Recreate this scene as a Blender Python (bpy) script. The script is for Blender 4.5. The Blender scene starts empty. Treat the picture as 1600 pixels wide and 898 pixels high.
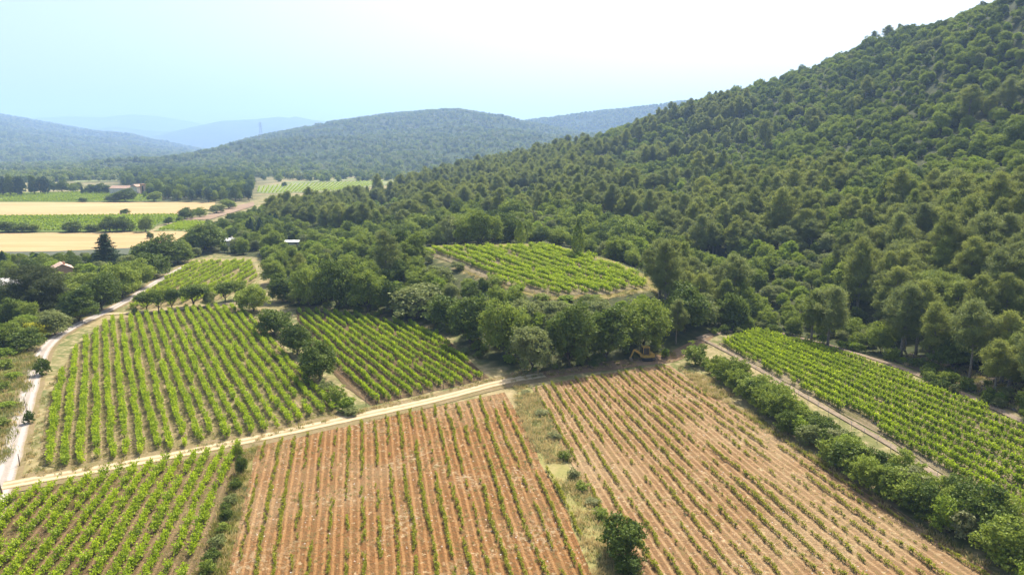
import bpy, math, random
import numpy as np
from mathutils.geometry import delaunay_2d_cdt
from mathutils import Vector
random.seed(11)
R = np.random.default_rng(7)
C = bpy.context.scene.collection
PITCH = math.radians(11.5); FPX = 1067.0; CAMH = 40.0; S = CAMH / 34.0
SP, CP = math.sin(PITCH), math.cos(PITCH)

# ------------------------------------------------------------------ tags
def tag(o, label, cat=None, group=None, kind=None):
    o['label'] = label
    if cat: o['category'] = cat
    if group: o['group'] = group
    if kind: o['kind'] = kind
    return o
def link(o, parent=None):
    C.objects.link(o)
    if parent: o.parent = parent
    return o
def empty(name, loc, rz=0.0):
    o = bpy.data.objects.new(name, None); o.location = loc; o.rotation_euler = (0, 0, rz); o.empty_display_size = .3
    return link(o)
def mesh_obj(name, me, parent=None, loc=(0, 0, 0)):
    o = bpy.data.objects.new(name, me); o.location = loc
    return link(o, parent)

# ------------------------------------------------------------------ numpy meshes
def make_mesh(name, verts, faces, mats=(), fmat=None, tint=None, smooth=False):
    """faces: (n,3|4) int array or list of arrays"""
    me = bpy.data.meshes.new(name)
    fl = faces if isinstance(faces, list) else [faces]
    fl = [np.asarray(f, dtype=np.int32) for f in fl if len(f)]
    verts = np.asarray(verts, dtype=np.float32)
    me.vertices.add(len(verts)); me.vertices.foreach_set('co', verts.ravel())
    loops = np.concatenate([f.ravel() for f in fl])
    tot = np.concatenate([np.full(len(f), f.shape[1], np.int32) for f in fl])
    start = np.concatenate([[0], np.cumsum(tot)[:-1]]).astype(np.int32)
    me.loops.add(len(loops)); me.loops.foreach_set('vertex_index', loops)
    me.polygons.add(len(tot)); me.polygons.foreach_set('loop_start', start); me.polygons.foreach_set('loop_total', tot)
    for m in mats: me.materials.append(m)
    if fmat is not None: me.polygons.foreach_set('material_index', np.asarray(fmat, np.int32))
    if tint is not None:
        a = me.attributes.new('tint', 'FLOAT', 'FACE'); a.data.foreach_set('value', np.asarray(tint, np.float32))
    me.polygons.foreach_set('use_smooth', np.full(len(tot), smooth))
    me.update(calc_edges=True); me.validate()
    return me
class MB:
    """collects quads/tris with material index"""
    def __init__(s): s.v = []; s.q = []; s.t = []; s.mq = []; s.mt = []; s.tq = []; s.n = 0
    def add(s, v, q=None, t=None, m=0, tint=None):
        v = np.asarray(v, float); s.v.append(v)
        if q is not None and len(q):
            q = np.asarray(q); s.q.append(q + s.n); s.mq.append(np.full(len(q), m)); s.tq.append(np.full(len(q), .5) if tint is None else tint)
        if t is not None and len(t):
            t = np.asarray(t); s.t.append(t + s.n); s.mt.append(np.full(len(t), m))
        s.n += len(v)
    def leaves(s, c, n, L, W, m=0, tint=None, tdir=None, rng=R):
        k = len(c); n = n / (np.linalg.norm(n, axis=1, keepdims=True) + 1e-9)
        t = rng.normal(size=(k, 3)) if tdir is None else tdir + rng.normal(size=(k, 3)) * .15
        t = t - n * np.sum(t * n, 1, keepdims=True); t /= np.linalg.norm(t, axis=1, keepdims=True) + 1e-9
        b = np.cross(n, t); L = np.asarray(L).reshape(-1, 1) * np.ones((k, 1)); W = np.asarray(W).reshape(-1, 1) * np.ones((k, 1))
        v = np.stack([c - t * L / 2, c + b * W / 2 + n * W * .12, c + t * L / 2, c - b * W / 2 + n * W * .12], 1).reshape(-1, 3)
        s.add(v, np.arange(4 * k).reshape(-1, 4), m=m, tint=rng.random(k) if tint is None else tint)
    def tube(s, pts, rad, sides=6, m=0, cap=True):
        pts = np.asarray(pts, float); rad = np.asarray(rad, float) * np.ones(len(pts)); vs = []
        for i, p in enumerate(pts):
            d = pts[min(i + 1, len(pts) - 1)] - pts[max(i - 1, 0)]; d /= np.linalg.norm(d) + 1e-9
            u = np.cross(d, [0, 0, 1.0] if abs(d[2]) < .9 else [1.0, 0, 0]); u /= np.linalg.norm(u); w = np.cross(d, u)
            a = np.arange(sides) * 2 * math.pi / sides
            vs.append(p + rad[i] * (np.outer(np.cos(a), u) + np.outer(np.sin(a), w)))
        q = []
        for i in range(len(pts) - 1):
            for k in range(sides):
                k2 = (k + 1) % sides; q.append([i * sides + k, i * sides + k2, (i + 1) * sides + k2, (i + 1) * sides + k])
        v = np.concatenate(vs + [pts[:1], pts[-1:]]); t = []
        if cap:
            nn = len(pts) * sides
            for k in range(sides):
                k2 = (k + 1) % sides; t.append([k2, k, nn]); t.append([(len(pts) - 1) * sides + k, (len(pts) - 1) * sides + k2, nn + 1])
        s.add(v, q, t, m)
    def box(s, a, b, m=0, rot=None, org=None):
        x0, y0, z0 = a; x1, y1, z1 = b
        v = np.array([[x0, y0, z0], [x1, y0, z0], [x1, y1, z0], [x0, y1, z0], [x0, y0, z1], [x1, y0, z1], [x1, y1, z1], [x0, y1, z1]], float)
        if rot is not None: v = (v - org) @ np.asarray(rot).T + org
        s.add(v, [[0, 3, 2, 1], [4, 5, 6, 7], [0, 1, 5, 4], [1, 2, 6, 5], [2, 3, 7, 6], [3, 0, 4, 7]], m=m)
    def prism(s, prof, w0, w1, m=0, axis='y'):
        """profile in x,z swept along y"""
        n = len(prof); p = np.asarray(prof, float)
        v = np.concatenate([np.c_[p[:, 0], np.full(n, w0), p[:, 1]], np.c_[p[:, 0], np.full(n, w1), p[:, 1]]])
        q = [[i, (i + 1) % n, n + (i + 1) % n, n + i] for i in range(n)]
        t = [[0, i + 1, i] for i in range(1, n - 1)] + [[n, n + i, n + i + 1] for i in range(1, n - 1)]
        s.add(v, q, t, m)
    def mesh(s, name, mats, smooth=False):
        v = np.concatenate(s.v); q = np.concatenate(s.q) if s.q else np.zeros((0, 4), int); t = np.concatenate(s.t) if s.t else np.zeros((0, 3), int)
        fm = np.concatenate(s.mq + s.mt); ti = np.concatenate(s.tq + [np.full(len(x), .5) for x in s.mt]) if (s.tq or s.mt) else None
        return make_mesh(name, v, [q, t], mats, fm, ti, smooth)

# ------------------------------------------------------------------ noise
_perm = np.random.default_rng(3).random((256, 256))
def vnoise(x, y):
    x = np.asarray(x, float); y = np.asarray(y, float); xi = np.floor(x).astype(int); yi = np.floor(y).astype(int)
    fx = x - xi; fy = y - yi; fx = fx * fx * (3 - 2 * fx); fy = fy * fy * (3 - 2 * fy)
    g = lambda a, b: _perm[a & 255, b & 255]
    return (g(xi, yi) * (1 - fx) + g(xi + 1, yi) * fx) * (1 - fy) + (g(xi, yi + 1) * (1 - fx) + g(xi + 1, yi + 1) * fx) * fy
def fbm(x, y, o=4):
    s = 0; a = .5; n = 0
    for i in range(o): s = s + a * vnoise(np.asarray(x) * 2 ** i + 17.3 * i, np.asarray(y) * 2 ** i + 9.1 * i); n += a; a *= .5
    return s / n

# ------------------------------------------------------------------ camera geometry and terrain
def ray(px, py):
    rx = (px - 800) / FPX; ry = -(py - 449) / FPX
    return np.array([rx, CP + SP * ry, -SP + CP * ry])
def PZ(px, py, z=0.0):                       # point on a level z (in the 34 m survey scale)
    d = ray(px, py); t = (CAMH - z * S) / -d[2]; return np.array([d[0] * t, d[1] * t, z * S])
def PD(px, py, dist, drop=0.0):              # point at a horizontal distance, lowered by the trees standing there
    d = ray(px, py); t = dist * S / math.hypot(d[0], d[1]); return np.array([d[0] * t, d[1] * t, CAMH + d[2] * t - drop])
ctrl = []
for px in range(-100, 1500, 130):
    for py in (980, 860, 760, 660):
        if px > 1250 and py < 800: continue
        ctrl.append(PZ(px, py))
for px in range(-150, 420, 90):
    for py in (600, 520, 450, 400, 350, 315, 290): ctrl.append(PZ(px, py))
ctrl += [PZ(*a) for a in [(560, 590), (640, 560), (720, 600), (520, 520), (600, 500), (820, 640), (950, 620), (1050, 590), (480, 470), (500, 300), (600, 290), (420, 290), (450, 480), (650, 520), (1150, 640, 0), (1300, 740, 0), (1480, 850, 0)]]
ctrl += [PZ(*a) for a in [(1130, 540, .8), (1200, 575, .8), (1300, 630, .8), (1400, 690, .8), (1500, 750, .8), (1600, 820, .8), (1750, 900, .8), (1185, 517, 1.0), (1300, 545, 1.3), (1400, 580, 1.5), (1500, 615, 1.7), (1600, 658, 1.8), (1750, 720, 2)]]
ctrl += [PZ(*a) for a in [(850, 585, .3), (960, 568, .3), (1050, 555, .3), (745, 562, .2), (700, 515, .2), (600, 470, 1.2), (520, 440, 1)]]
ctrl += [PZ(*a) for a in [(850, 466, 6), (950, 465, 6), (1025, 458, 6.3), (780, 443, 6), (705, 412, 6.8), (648, 389, 7.8), (750, 385, 8.6), (860, 385, 8.8), (930, 402, 8.5), (1000, 430, 7.3), (850, 420, 7.3), (920, 440, 6.7)]]
DR = 6.0 * S
hill_pts = [(1520, 0, 430), (1385, 48, 470), (1260, 105, 520), (1090, 160, 620), (1000, 190, 640), (870, 224, 540), (650, 285, 400), (450, 322, 320), (1600, -32, 400), (1800, -150, 380),
            (1500, 300, 190), (1500, 450, 138), (1300, 400, 165), (1300, 250, 260), (1300, 170, 370), (1100, 300, 265), (1100, 220, 420), (900, 330, 235), (900, 275, 350), (750, 330, 235), (1580, 200, 250), (1580, 100, 315), (1580, 400, 142),
            (1400, 480, 133), (1250, 460, 140), (1100, 460, 138), (1100, 400, 175), (1000, 380, 190), (1700, 500, 130), (1700, 300, 180), (1700, 100, 290), (560, 365, 215), (650, 360, 215)]
for (px, py, d) in hill_pts: ctrl.append(PD(px, py, d, DR + (5.5 if (px, py) in ((870, 224), (650, 285), (450, 322)) else 0)))
for (px, py, d) in [(1520, 0, 430), (1385, 48, 470), (1260, 105, 520), (1090, 160, 620), (1000, 190, 640), (870, 224, 540), (1600, -32, 400), (1800, -150, 380)]:   # the back of the ridge falls away
    a = PD(px, py, d, DR); b = PD(px, py, d * 1.35, 0); ctrl.append(np.array([b[0], b[1], max(a[2] - 38 * S, 0)]))
ctrl += [np.array(p, float) for p in [(300, 60, 75), (260, 0, 60), (420, 150, 95), (150, -60, 10), (500, -100, 70), (-100, 900, 0), (200, 1150, 0), (600, 1000, 10), (-300, 1200, 0), (-600, 700, 0), (-500, 250, 0), (-400, 0, 0), (0, -150, 0), (900, 300, 40), (0, 0, 0), (100, 20, 0), (-100, 20, 0), (60, 0, 0), (-250, 900, 0), (0, 1300, 0)]]
ctrl = np.array(ctrl)
_d = np.linalg.norm(ctrl[:, None, :2] - ctrl[None, :, :2], axis=2); CC = 3.0
_A = np.sqrt(_d ** 2 + CC ** 2) + np.eye(len(ctrl)) * .12 * 0 - np.eye(len(ctrl)) * 1.0
_W = np.linalg.solve(_A, ctrl[:, 2])
def H(x, y):
    x = np.asarray(x, float); y = np.asarray(y, float); sh = np.broadcast(x, y).shape
    x = np.broadcast_to(x, sh).ravel(); y = np.broadcast_to(y, sh).ravel(); out = np.empty(len(x))
    for i in range(0, len(x), 20000):
        sl = slice(i, i + 20000)
        out[sl] = np.sqrt((x[sl, None] - ctrl[None, :, 0]) ** 2 + (y[sl, None] - ctrl[None, :, 1]) ** 2 + CC ** 2) @ _W
    r = np.hypot(x, y - 200); f = np.clip((1500 - r) / 500, 0, 1); f = f * f * (3 - 2 * f)
    out = np.maximum(out, -.6) * f
    low = np.clip((out - 13) / 15, 0, 1); out += low * (fbm(x / 45, y / 45) - .5) * 9
    out -= np.clip((out - 0) , -.6, .0) * .6
    return out.reshape(sh)
def G(px, py):                               # where a pixel meets the terrain
    d = ray(px, py); ts = np.geomspace(30, 3000, 700); hz = CAMH + d[2] * ts - H(d[0] * ts, d[1] * ts)
    neg = np.nonzero(hz < 0)[0]
    if not len(neg): t = 3000
    else:
        i = max(neg[0], 1); a, b = ts[i - 1], ts[i]
        for _ in range(18):
            m = (a + b) / 2
            if CAMH + d[2] * m - float(H(d[0] * m, d[1] * m)) < 0: b = m
            else: a = m
        t = b
    p = d * t; return np.array([p[0], p[1], float(H(p[0], p[1]))])
def GP(pts): return np.array([G(*p)[:2] for p in pts])
def proj(p):
    p = np.atleast_2d(p); x = p[:, 0]; y = p[:, 1]; z = p[:, 2] - CAMH
    f = y * CP - z * SP; u = y * SP + z * CP
    return 800 + FPX * x / np.maximum(f, .01), 449 - FPX * u / np.maximum(f, .01), f
def inside(poly, x, y):
    x = np.asarray(x); y = np.asarray(y); r = np.zeros(x.shape, bool); n = len(poly)
    for i in range(n):
        x0, y0 = poly[i]; x1, y1 = poly[(i + 1) % n]
        c = ((y0 > y) != (y1 > y)); r ^= c & (x < (x1 - x0) * (y - y0) / ((y1 - y0) if y1 != y0 else 1e-9) + x0)
    return r
def segdist(poly, x, y, closed=True):
    d = np.full(np.shape(x), 1e9); n = len(poly)
    for i in range(n if closed else n - 1):
        a = np.array(poly[i]); b = np.array(poly[(i + 1) % n]); ab = b - a
        t = np.clip(((x - a[0]) * ab[0] + (y - a[1]) * ab[1]) / (ab @ ab + 1e-9), 0, 1)
        d = np.minimum(d, np.hypot(x - a[0] - t * ab[0], y - a[1] - t * ab[1]))
    return d

# ------------------------------------------------------------------ materials
def new_mat(name):
    m = bpy.data.materials.new(name); m.use_nodes = True; nt = m.node_tree; nt.nodes.clear(); return m, nt
def nd(nt, t, **kw):
    n = nt.nodes.new(t)
    for k, v in kw.items():
        if k.startswith('i_'):
            key = k[2:]; n.inputs[int(key) if key.isdigit() else key.replace('_', ' ')].default_value = v
        else: setattr(n, k, v)
    return n
def lk(nt, a, b): nt.links.new(a, b)
def mixc(nt, fac, a, b):
    n = nd(nt, 'ShaderNodeMix', data_type='RGBA')
    for s, v in ((0, fac), (6, a), (7, b)):
        if isinstance(v, bpy.types.NodeSocket): lk(nt, v, n.inputs[s])
        else: n.inputs[s].default_value = v if s == 0 else (*v, 1)
    return n.outputs[2]
def mth(nt, op, a, b=0.0, c=None):
    n = nd(nt, 'ShaderNodeMath', operation=op)
    for i, v in enumerate((a, b) if c is None else (a, b, c)):
        if isinstance(v, bpy.types.NodeSocket): lk(nt, v, n.inputs[i])
        else: n.inputs[i].default_value = v
    return n.outputs[0]
def ramp(nt, fac, lo, hi):
    n = nd(nt, 'ShaderNodeMapRange', i_1=lo, i_2=hi); n.interpolation_type = 'SMOOTHSTEP'; lk(nt, fac, n.inputs[0]); return n.outputs[0]
GS = .55
def gsc(c): return tuple(v * GS for v in c)
def noise(nt, scale, vec=None, detail=4, rough=.55):
    n = nd(nt, 'ShaderNodeTexNoise', i_Scale=scale, i_Detail=detail, i_Roughness=rough)
    if vec is not None: lk(nt, vec, n.inputs['Vector'])
    return n.outputs[0]
def pos(nt): return nd(nt, 'ShaderNodeNewGeometry').outputs['Position']
def finish(nt, col, rough=.95, bump=None, bstr=.4, spec=.1, bdist=.1):
    b = nd(nt, 'ShaderNodeBsdfPrincipled', i_Roughness=rough); b.inputs['Specular IOR Level'].default_value = spec
    if isinstance(col, bpy.types.NodeSocket): lk(nt, col, b.inputs['Base Color'])
    else: b.inputs['Base Color'].default_value = (*col, 1)
    if bump is not None:
        k = nd(nt, 'ShaderNodeBump', i_Strength=bstr, i_Distance=bdist); lk(nt, bump, k.inputs['Height']); lk(nt, k.outputs[0], b.inputs['Normal'])
    o = nd(nt, 'ShaderNodeOutputMaterial'); lk(nt, b.outputs[0], o.inputs[0])
def plain(name, col, rough=.7, var=.15, scale=2.0, metal=0, spec=.3):
    m, nt = new_mat(name); n = noise(nt, scale, pos(nt))
    c = mixc(nt, ramp(nt, n, .3, .7), tuple(v * (1 - var) for v in col), tuple(min(v * (1 + var), 1) for v in col))
    finish(nt, c, rough, n, .1, spec); return m
def leaf_mat(name, dark, light, transl=.4, gloss=.012, tcol=None):
    m, nt = new_mat(name)
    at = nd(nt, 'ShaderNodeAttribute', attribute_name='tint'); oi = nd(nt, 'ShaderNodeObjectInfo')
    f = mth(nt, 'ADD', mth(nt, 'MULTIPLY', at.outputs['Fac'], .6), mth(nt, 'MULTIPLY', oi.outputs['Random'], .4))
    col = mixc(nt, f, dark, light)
    d = nd(nt, 'ShaderNodeBsdfDiffuse'); lk(nt, col, d.inputs[0])
    t = nd(nt, 'ShaderNodeBsdfTranslucent'); lk(nt, mixc(nt, f, *(tcol or (tuple(v * 1.15 for v in dark), tuple(v * 1.3 for v in light)))), t.inputs[0])
    mx = nd(nt, 'ShaderNodeMixShader', i_0=transl); lk(nt, d.outputs[0], mx.inputs[1]); lk(nt, t.outputs[0], mx.inputs[2])
    g = nd(nt, 'ShaderNodeBsdfGlossy', i_Roughness=.45); g.inputs[0].default_value = (.9, .95, .9, 1)
    m2 = nd(nt, 'ShaderNodeMixShader', i_0=gloss); lk(nt, mx.outputs[0], m2.inputs[1]); lk(nt, g.outputs[0], m2.inputs[2])
    o = nd(nt, 'ShaderNodeOutputMaterial'); lk(nt, m2.outputs[0], o.inputs[0]); return m
LM = {
    'green': leaf_mat('oak_leaf_green', (.112, .160, .020), (.290, .345, .048), .35),
    'dark': leaf_mat('oak_leaf_dark', (.060, .096, .014), (.170, .220, .034), .29),
    'pale': leaf_mat('oak_leaf_pale', (.145, .170, .050), (.275, .305, .100), .36),
    'lime': leaf_mat('leaf_lime', (.135, .205, .018), (.300, .375, .040), .44),
    'olive': leaf_mat('pine_needle_olive', (.140, .172, .036), (.325, .350, .076), .35),
    'grey': leaf_mat('pine_needle_grey', (.130, .160, .044), (.265, .298, .082), .35),
    'needle': leaf_mat('pine_needle_green', (.125, .165, .030), (.290, .335, .062), .40),
    'darkpine': leaf_mat('dark_pine_needle', (.045, .062, .018), (.120, .140, .040), .28),
    'yellow': leaf_mat('leaf_yellow', (.26, .28, .020), (.50, .47, .04), .42),
    'rust': leaf_mat('leaf_rust', (.15, .09, .05), (.25, .155, .085), .3),
    'blue': leaf_mat('cedar_needle', (.036, .068, .034), (.085, .130, .060), .25),
    'vine': leaf_mat('vine_leaf', (.155, .245, .010), (.420, .510, .022), .48),
    'vine2': leaf_mat('vine_leaf_deep', (.120, .205, .012), (.340, .420, .024), .46),
    'young': leaf_mat('young_vine_leaf', (.140, .180, .016), (.370, .370, .036), .44),
    'grass': leaf_mat('grass_blade', (.13, .16, .032), (.30, .27, .07), .4),
    'straw': leaf_mat('straw_blade', (.36, .28, .12), (.58, .47, .22), .4),
    'weed': leaf_mat('weed_leaf', (.17, .19, .07), (.36, .36, .16), .38),
}
BARK = plain('bark_grey_brown', (.11, .085, .065), .95, .4, 6)
BARKP = plain('pine_bark', (.20, .165, .13), .95, .4, 5)

# ------------------------------------------------------------------ vegetation meshes
def fib(n, rng):
    d = rng.normal(size=(n, 3)); return d / np.linalg.norm(d, axis=1, keepdims=True)
def crown_mesh(name, mat, W, Ht, z0, seed, lobes=9, clumps=150, per=18, leaf=.45, flat=0.0, spread=.30, top=.0, low=-.8, skirt=5):
    """broadleaf crown: uneven lobes, clumps on them, leaf-sized faces in each clump"""
    g = np.random.default_rng(seed); mb = MB(); rx = W / 2; rz = (Ht - z0) / 2; cz = z0 + rz
    lc = []; lr = []
    for i in range(lobes):
        d = fib(1, g)[0]; d[2] = d[2] * .9 + top; k = g.uniform(.35, .72); lc.append([d[0] * rx * k, d[1] * rx * k, cz + d[2] * rz * k * .95]); lr.append(g.uniform(.30, .48))
    for i in range(skirt):
        a = i * 6.283 / max(skirt, 1) + g.random(); k = g.uniform(.42, .62); lc.append([math.cos(a) * rx * k, math.sin(a) * rx * k, z0 + (Ht - z0) * g.uniform(.20, .34)]); lr.append(g.uniform(.30, .44))
    lobes += skirt; lc = np.array(lc); lr = np.array(lr)
    cs = []; ns = []
    while len(cs) < clumps:
        i = g.integers(lobes); d = fib(1, g)[0]
        if d[2] < low: d[2] *= -.6
        sc = np.array([rx, rx, rz]) * lr[i]; p = lc[i] + d * sc * g.uniform(.72, 1.08)
        q = (p - lc) / (np.array([rx, rx, rz]) * lr[:, None]); dist = np.linalg.norm(q, axis=1); dist[i] = 2
        if dist.min() < .62 or p[2] < z0 * .75: continue
        cs.append(p); ns.append(d)
    cs = np.array(cs); ns = np.array(ns)
    ct = g.random(len(cs))
    c = np.repeat(cs, per, 0) + np.clip(g.normal(size=(clumps * per, 3)), -1.8, 1.8) * np.array([1, 1, .7]) * spread * (W / 6) ** .5
    n = np.repeat(ns, per, 0) * .8 + g.normal(size=c.shape) * .75 + np.array([0, 0, .35])
    mb.leaves(c, n, leaf * g.uniform(.7, 1.2, len(c)), leaf * .66 * g.uniform(.7, 1.2, len(c)), tint=np.clip(np.repeat(ct, per) * .65 + g.random(len(c)) * .45, 0, 1), rng=g)
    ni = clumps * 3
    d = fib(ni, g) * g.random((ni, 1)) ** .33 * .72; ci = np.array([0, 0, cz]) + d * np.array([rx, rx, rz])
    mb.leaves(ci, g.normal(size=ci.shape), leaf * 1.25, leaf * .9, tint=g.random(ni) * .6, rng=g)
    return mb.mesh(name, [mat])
def trunk_mesh(name, Ht, z0, W, seed, r=.16, limbs=5, mat=None):
    g = np.random.default_rng(seed + 99); mb = MB(); top = z0 + (Ht - z0) * .45
    p = np.array([[0, 0, -.5], [0, 0, 0.05], [g.normal() * .1, g.normal() * .1, z0 * .6 + .1], [g.normal() * .2, g.normal() * .2, z0 + .2], [g.normal() * .3, g.normal() * .3, top]])
    mb.tube(p, [r * 1.5, r * 1.25, r, r * .85, r * .35], 7)
    for i in range(limbs):
        a = i * 2.4 + g.random(); zz = p[2 + i % 2]; e = np.array([math.cos(a) * W * .32, math.sin(a) * W * .32, z0 + (Ht - z0) * g.uniform(.3, .65)])
        mid = zz * .5 + e * .5 + np.array([0, 0, -.15 * (Ht - z0) * .5 + .2]); mb.tube([zz, mid, e], [r * .55, r * .38, r * .14], 5)
    return mb.mesh(name, [mat or BARK], True)
def pine_meshes(name, mat, Ht, W, seed, z0f=.28, kind='oval', dens=1.0):
    """returns crown mesh (needle tufts) and trunk mesh with its bare limbs"""
    g = np.random.default_rng(seed); mb = MB(); tb = MB()
    lean = g.normal(size=2) * .03 * Ht; P = lambda f: np.array([lean[0] * f * f, lean[1] * f * f, Ht * .97 * f])
    r0 = .018 * Ht + .05; fs = np.linspace(-.04, 1, 9); tb.tube([P(f) if f > 0 else np.array([0, 0, Ht * f]) for f in fs], np.maximum(r0 * (1.05 - fs), .03), 6)
    nb = int(30 * dens); cs = []; ns = []
    for i in range(nb):
        f = z0f + (1 - z0f) * (i + g.random()) / nb
        if kind == 'oval': w = math.sin(math.pi * min(max((f - z0f) / (1 - z0f) * .78 + .22, 0), 1)) ** .8
        elif kind == 'cone': w = (1 - (f - z0f) / (1 - z0f)) * .95 + .08
        elif kind == 'umbrella': f = .72 + .25 * g.random(); w = math.sqrt(max(1 - ((f - .72) / .28) ** 2, .05))
        ln = W / 2 * w * g.uniform(.6, 1.1); a = i * 2.399 + g.normal() * .3; up = {'oval': .35, 'cone': .08, 'umbrella': .25}[kind] + g.normal() * .12
        b = P(f if kind != 'umbrella' else g.uniform(.6, .85)); e = P(f) + np.array([math.cos(a) * ln, math.sin(a) * ln, ln * up])
        mid = b * .5 + e * .5 + np.array([0, 0, -.06 * ln]); tb.tube([b, mid, e], [.02 + r0 * .22, .015 + r0 * .14, .02], 4, cap=False)
        nt_ = max(3, int(ln * 4.2))
        for k in range(nt_):
            s = .38 + .68 * (k + g.random()) / nt_; c = (b * (1 - s) ** 2 + mid * 2 * s * (1 - s) + e * s * s) if s <= 1 else e
            cs.append(c + g.normal(size=3) * np.array([.24, .24, .14]) * (W / 5)); ns.append(np.array([math.cos(a) * .5, math.sin(a) * .5, .8]))
    for k in range(int(8 * dens)): cs.append(P(.93 + .07 * g.random()) + g.normal(size=3) * .2); ns.append(np.array([0, 0, 1.0]))
    cs = np.array(cs); ns = np.array(ns); per = 30
    c = np.repeat(cs, per, 0) + g.normal(size=(len(cs) * per, 3)) * np.array([.30, .30, .24]) * (W / 5) ** .5
    td = np.repeat(ns, per, 0) * .8 + g.normal(size=c.shape) * .8
    mb.leaves(c, g.normal(size=c.shape) + np.array([0, 0, .3]), g.uniform(.5, .85, len(c)) * (Ht / 10) ** .5, .105, tint=np.clip(np.repeat(g.random(len(cs)), per) * .7 + g.random(len(c)) * .35, 0, 1), tdir=td, rng=g)
    return mb.mesh(name + '_crown', [mat]), tb.mesh(name + '_trunk', [BARKP], True)
def shrub_mesh(name, mat, W, Ht, seed, clumps=70, per=16, leaf=.26):
    return crown_mesh(name, mat, W, Ht, .12, seed, lobes=7, clumps=clumps, per=per, leaf=leaf, spread=.2, top=.25)
def cypress_mesh(name, mat, Ht, W, seed):
    g = np.random.default_rng(seed); mb = MB(); n = 2600; f = g.random(n) ** .8; a = g.random(n) * 6.283
    w = W / 2 * np.minimum(1, (1 - f) * 2.2 + .06) * np.minimum(1, .55 + f * 3) * (1 + .22 * np.sin(a * 5 + f * 19)) * g.uniform(.7, 1.05, n)
    c = np.c_[np.cos(a) * w, np.sin(a) * w, .25 + f * (Ht - .25)]
    mb.leaves(c, np.c_[np.cos(a), np.sin(a), np.full(n, .2)] + g.normal(size=(n, 3)) * .5, .55, .22, tdir=np.tile([0, 0, 1.0], (n, 1)), rng=g); return mb.mesh(name, [mat])
def cedar_mesh(name, mat, Ht, W, seed):
    g = np.random.default_rng(seed); mb = MB(); tb = MB(); tb.tube([[0, 0, -.4], [0, 0, Ht * .5], [0, 0, Ht]], [.32, .2, .03], 7); cs = []
    for i in range(95):
        f = .06 + .93 * i / 95; ln = W / 2 * (1 - f) ** .85 * g.uniform(.8, 1.12) + .15; a = i * 2.399; b = np.array([0, 0, f * Ht]); e = b + np.array([math.cos(a) * ln, math.sin(a) * ln, -.12 * ln + .1])
        tb.tube([b, e], [.07, .02], 4, cap=False)
        for k in range(int(5 + ln * 7)): cs.append(b + (e - b) * g.uniform(.2, 1.03) + g.normal(size=3) * np.array([.25, .25, .1]))
    cs = np.array(cs); per = 7; c = np.repeat(cs, per, 0) + g.normal(size=(len(cs) * per, 3)) * np.array([.2, .2, .1])
    mb.leaves(c, g.normal(size=c.shape) * .6 + np.array([0, 0, 1]), .5, .2, rng=g); return mb.mesh(name + '_crown', [mat]), tb.mesh(name + '_trunk', [BARK], True)
def vine_mesh(name, mat, seed, L=1.25, W=.75, Ht=1.35, n=130, leaf=.24, z0=.3):
    g = np.random.default_rng(seed); mb = MB(); k = 9
    cc = np.c_[g.uniform(-L / 2, L / 2, k), g.normal(size=k) * W * .2, g.uniform(z0 + .25, Ht * .8, k)]; i = g.integers(0, k, n)
    c = cc[i] + g.normal(size=(n, 3)) * np.array([.17, W * .2, .17 * Ht]); c[:, 2] = np.clip(c[:, 2], z0 * .6, Ht * 1.12)
    m = n // 5; s = g.integers(0, k, m); h = g.random(m); c[:m] = cc[s] + np.c_[g.normal(size=m) * .1 + np.sin(s * 3.1) * h * .25, np.cos(s * 2.3) * h * W * .5, h * Ht * .42]
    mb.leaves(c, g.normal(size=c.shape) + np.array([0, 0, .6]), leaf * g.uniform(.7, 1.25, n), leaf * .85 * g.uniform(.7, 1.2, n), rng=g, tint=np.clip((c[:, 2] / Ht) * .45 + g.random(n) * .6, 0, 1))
    mb.tube([[0, 0, -.15], [.03, .02, z0 + .12], [.05, 0, Ht * .6]], [.045, .035, .02], 5, m=1)
    mb.tube([[-L * .5, 0, z0 + .2], [0, .02, z0 + .16], [L * .5, 0, z0 + .22]], [.015, .03, .015], 4, m=1)
    for q in cc: mb.tube([[q[0] * .9, 0, z0 + .18], q, q + np.array([0, g.normal() * .06, .2 * Ht])], [.014, .011, .006], 3, m=1)
    return mb.mesh(name, [mat, BARK])
def hedge_seg(name, mat, seed, L=3.2): return vine_mesh(name, mat, seed, L, .8, 1.3, 150, .36, .2)
def grass_mesh(name, mat, seed, n=26, Ht=.55, W=.5):
    g = np.random.default_rng(seed); mb = MB(); c = np.c_[g.normal(size=(n, 2)) * W * .4, np.zeros(n)]; L = Ht * g.uniform(.6, 1.25, n)
    td = np.c_[g.normal(size=(n, 2)) * .35, np.ones(n)]; a = g.random(n) * 6.283; c = c + td * L[:, None] * .42
    mb.leaves(c, np.c_[np.cos(a), np.sin(a), np.full(n, .1)], L, .05 + .03 * g.random(n), tdir=td, rng=g); return mb.mesh(name, [mat])

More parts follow.
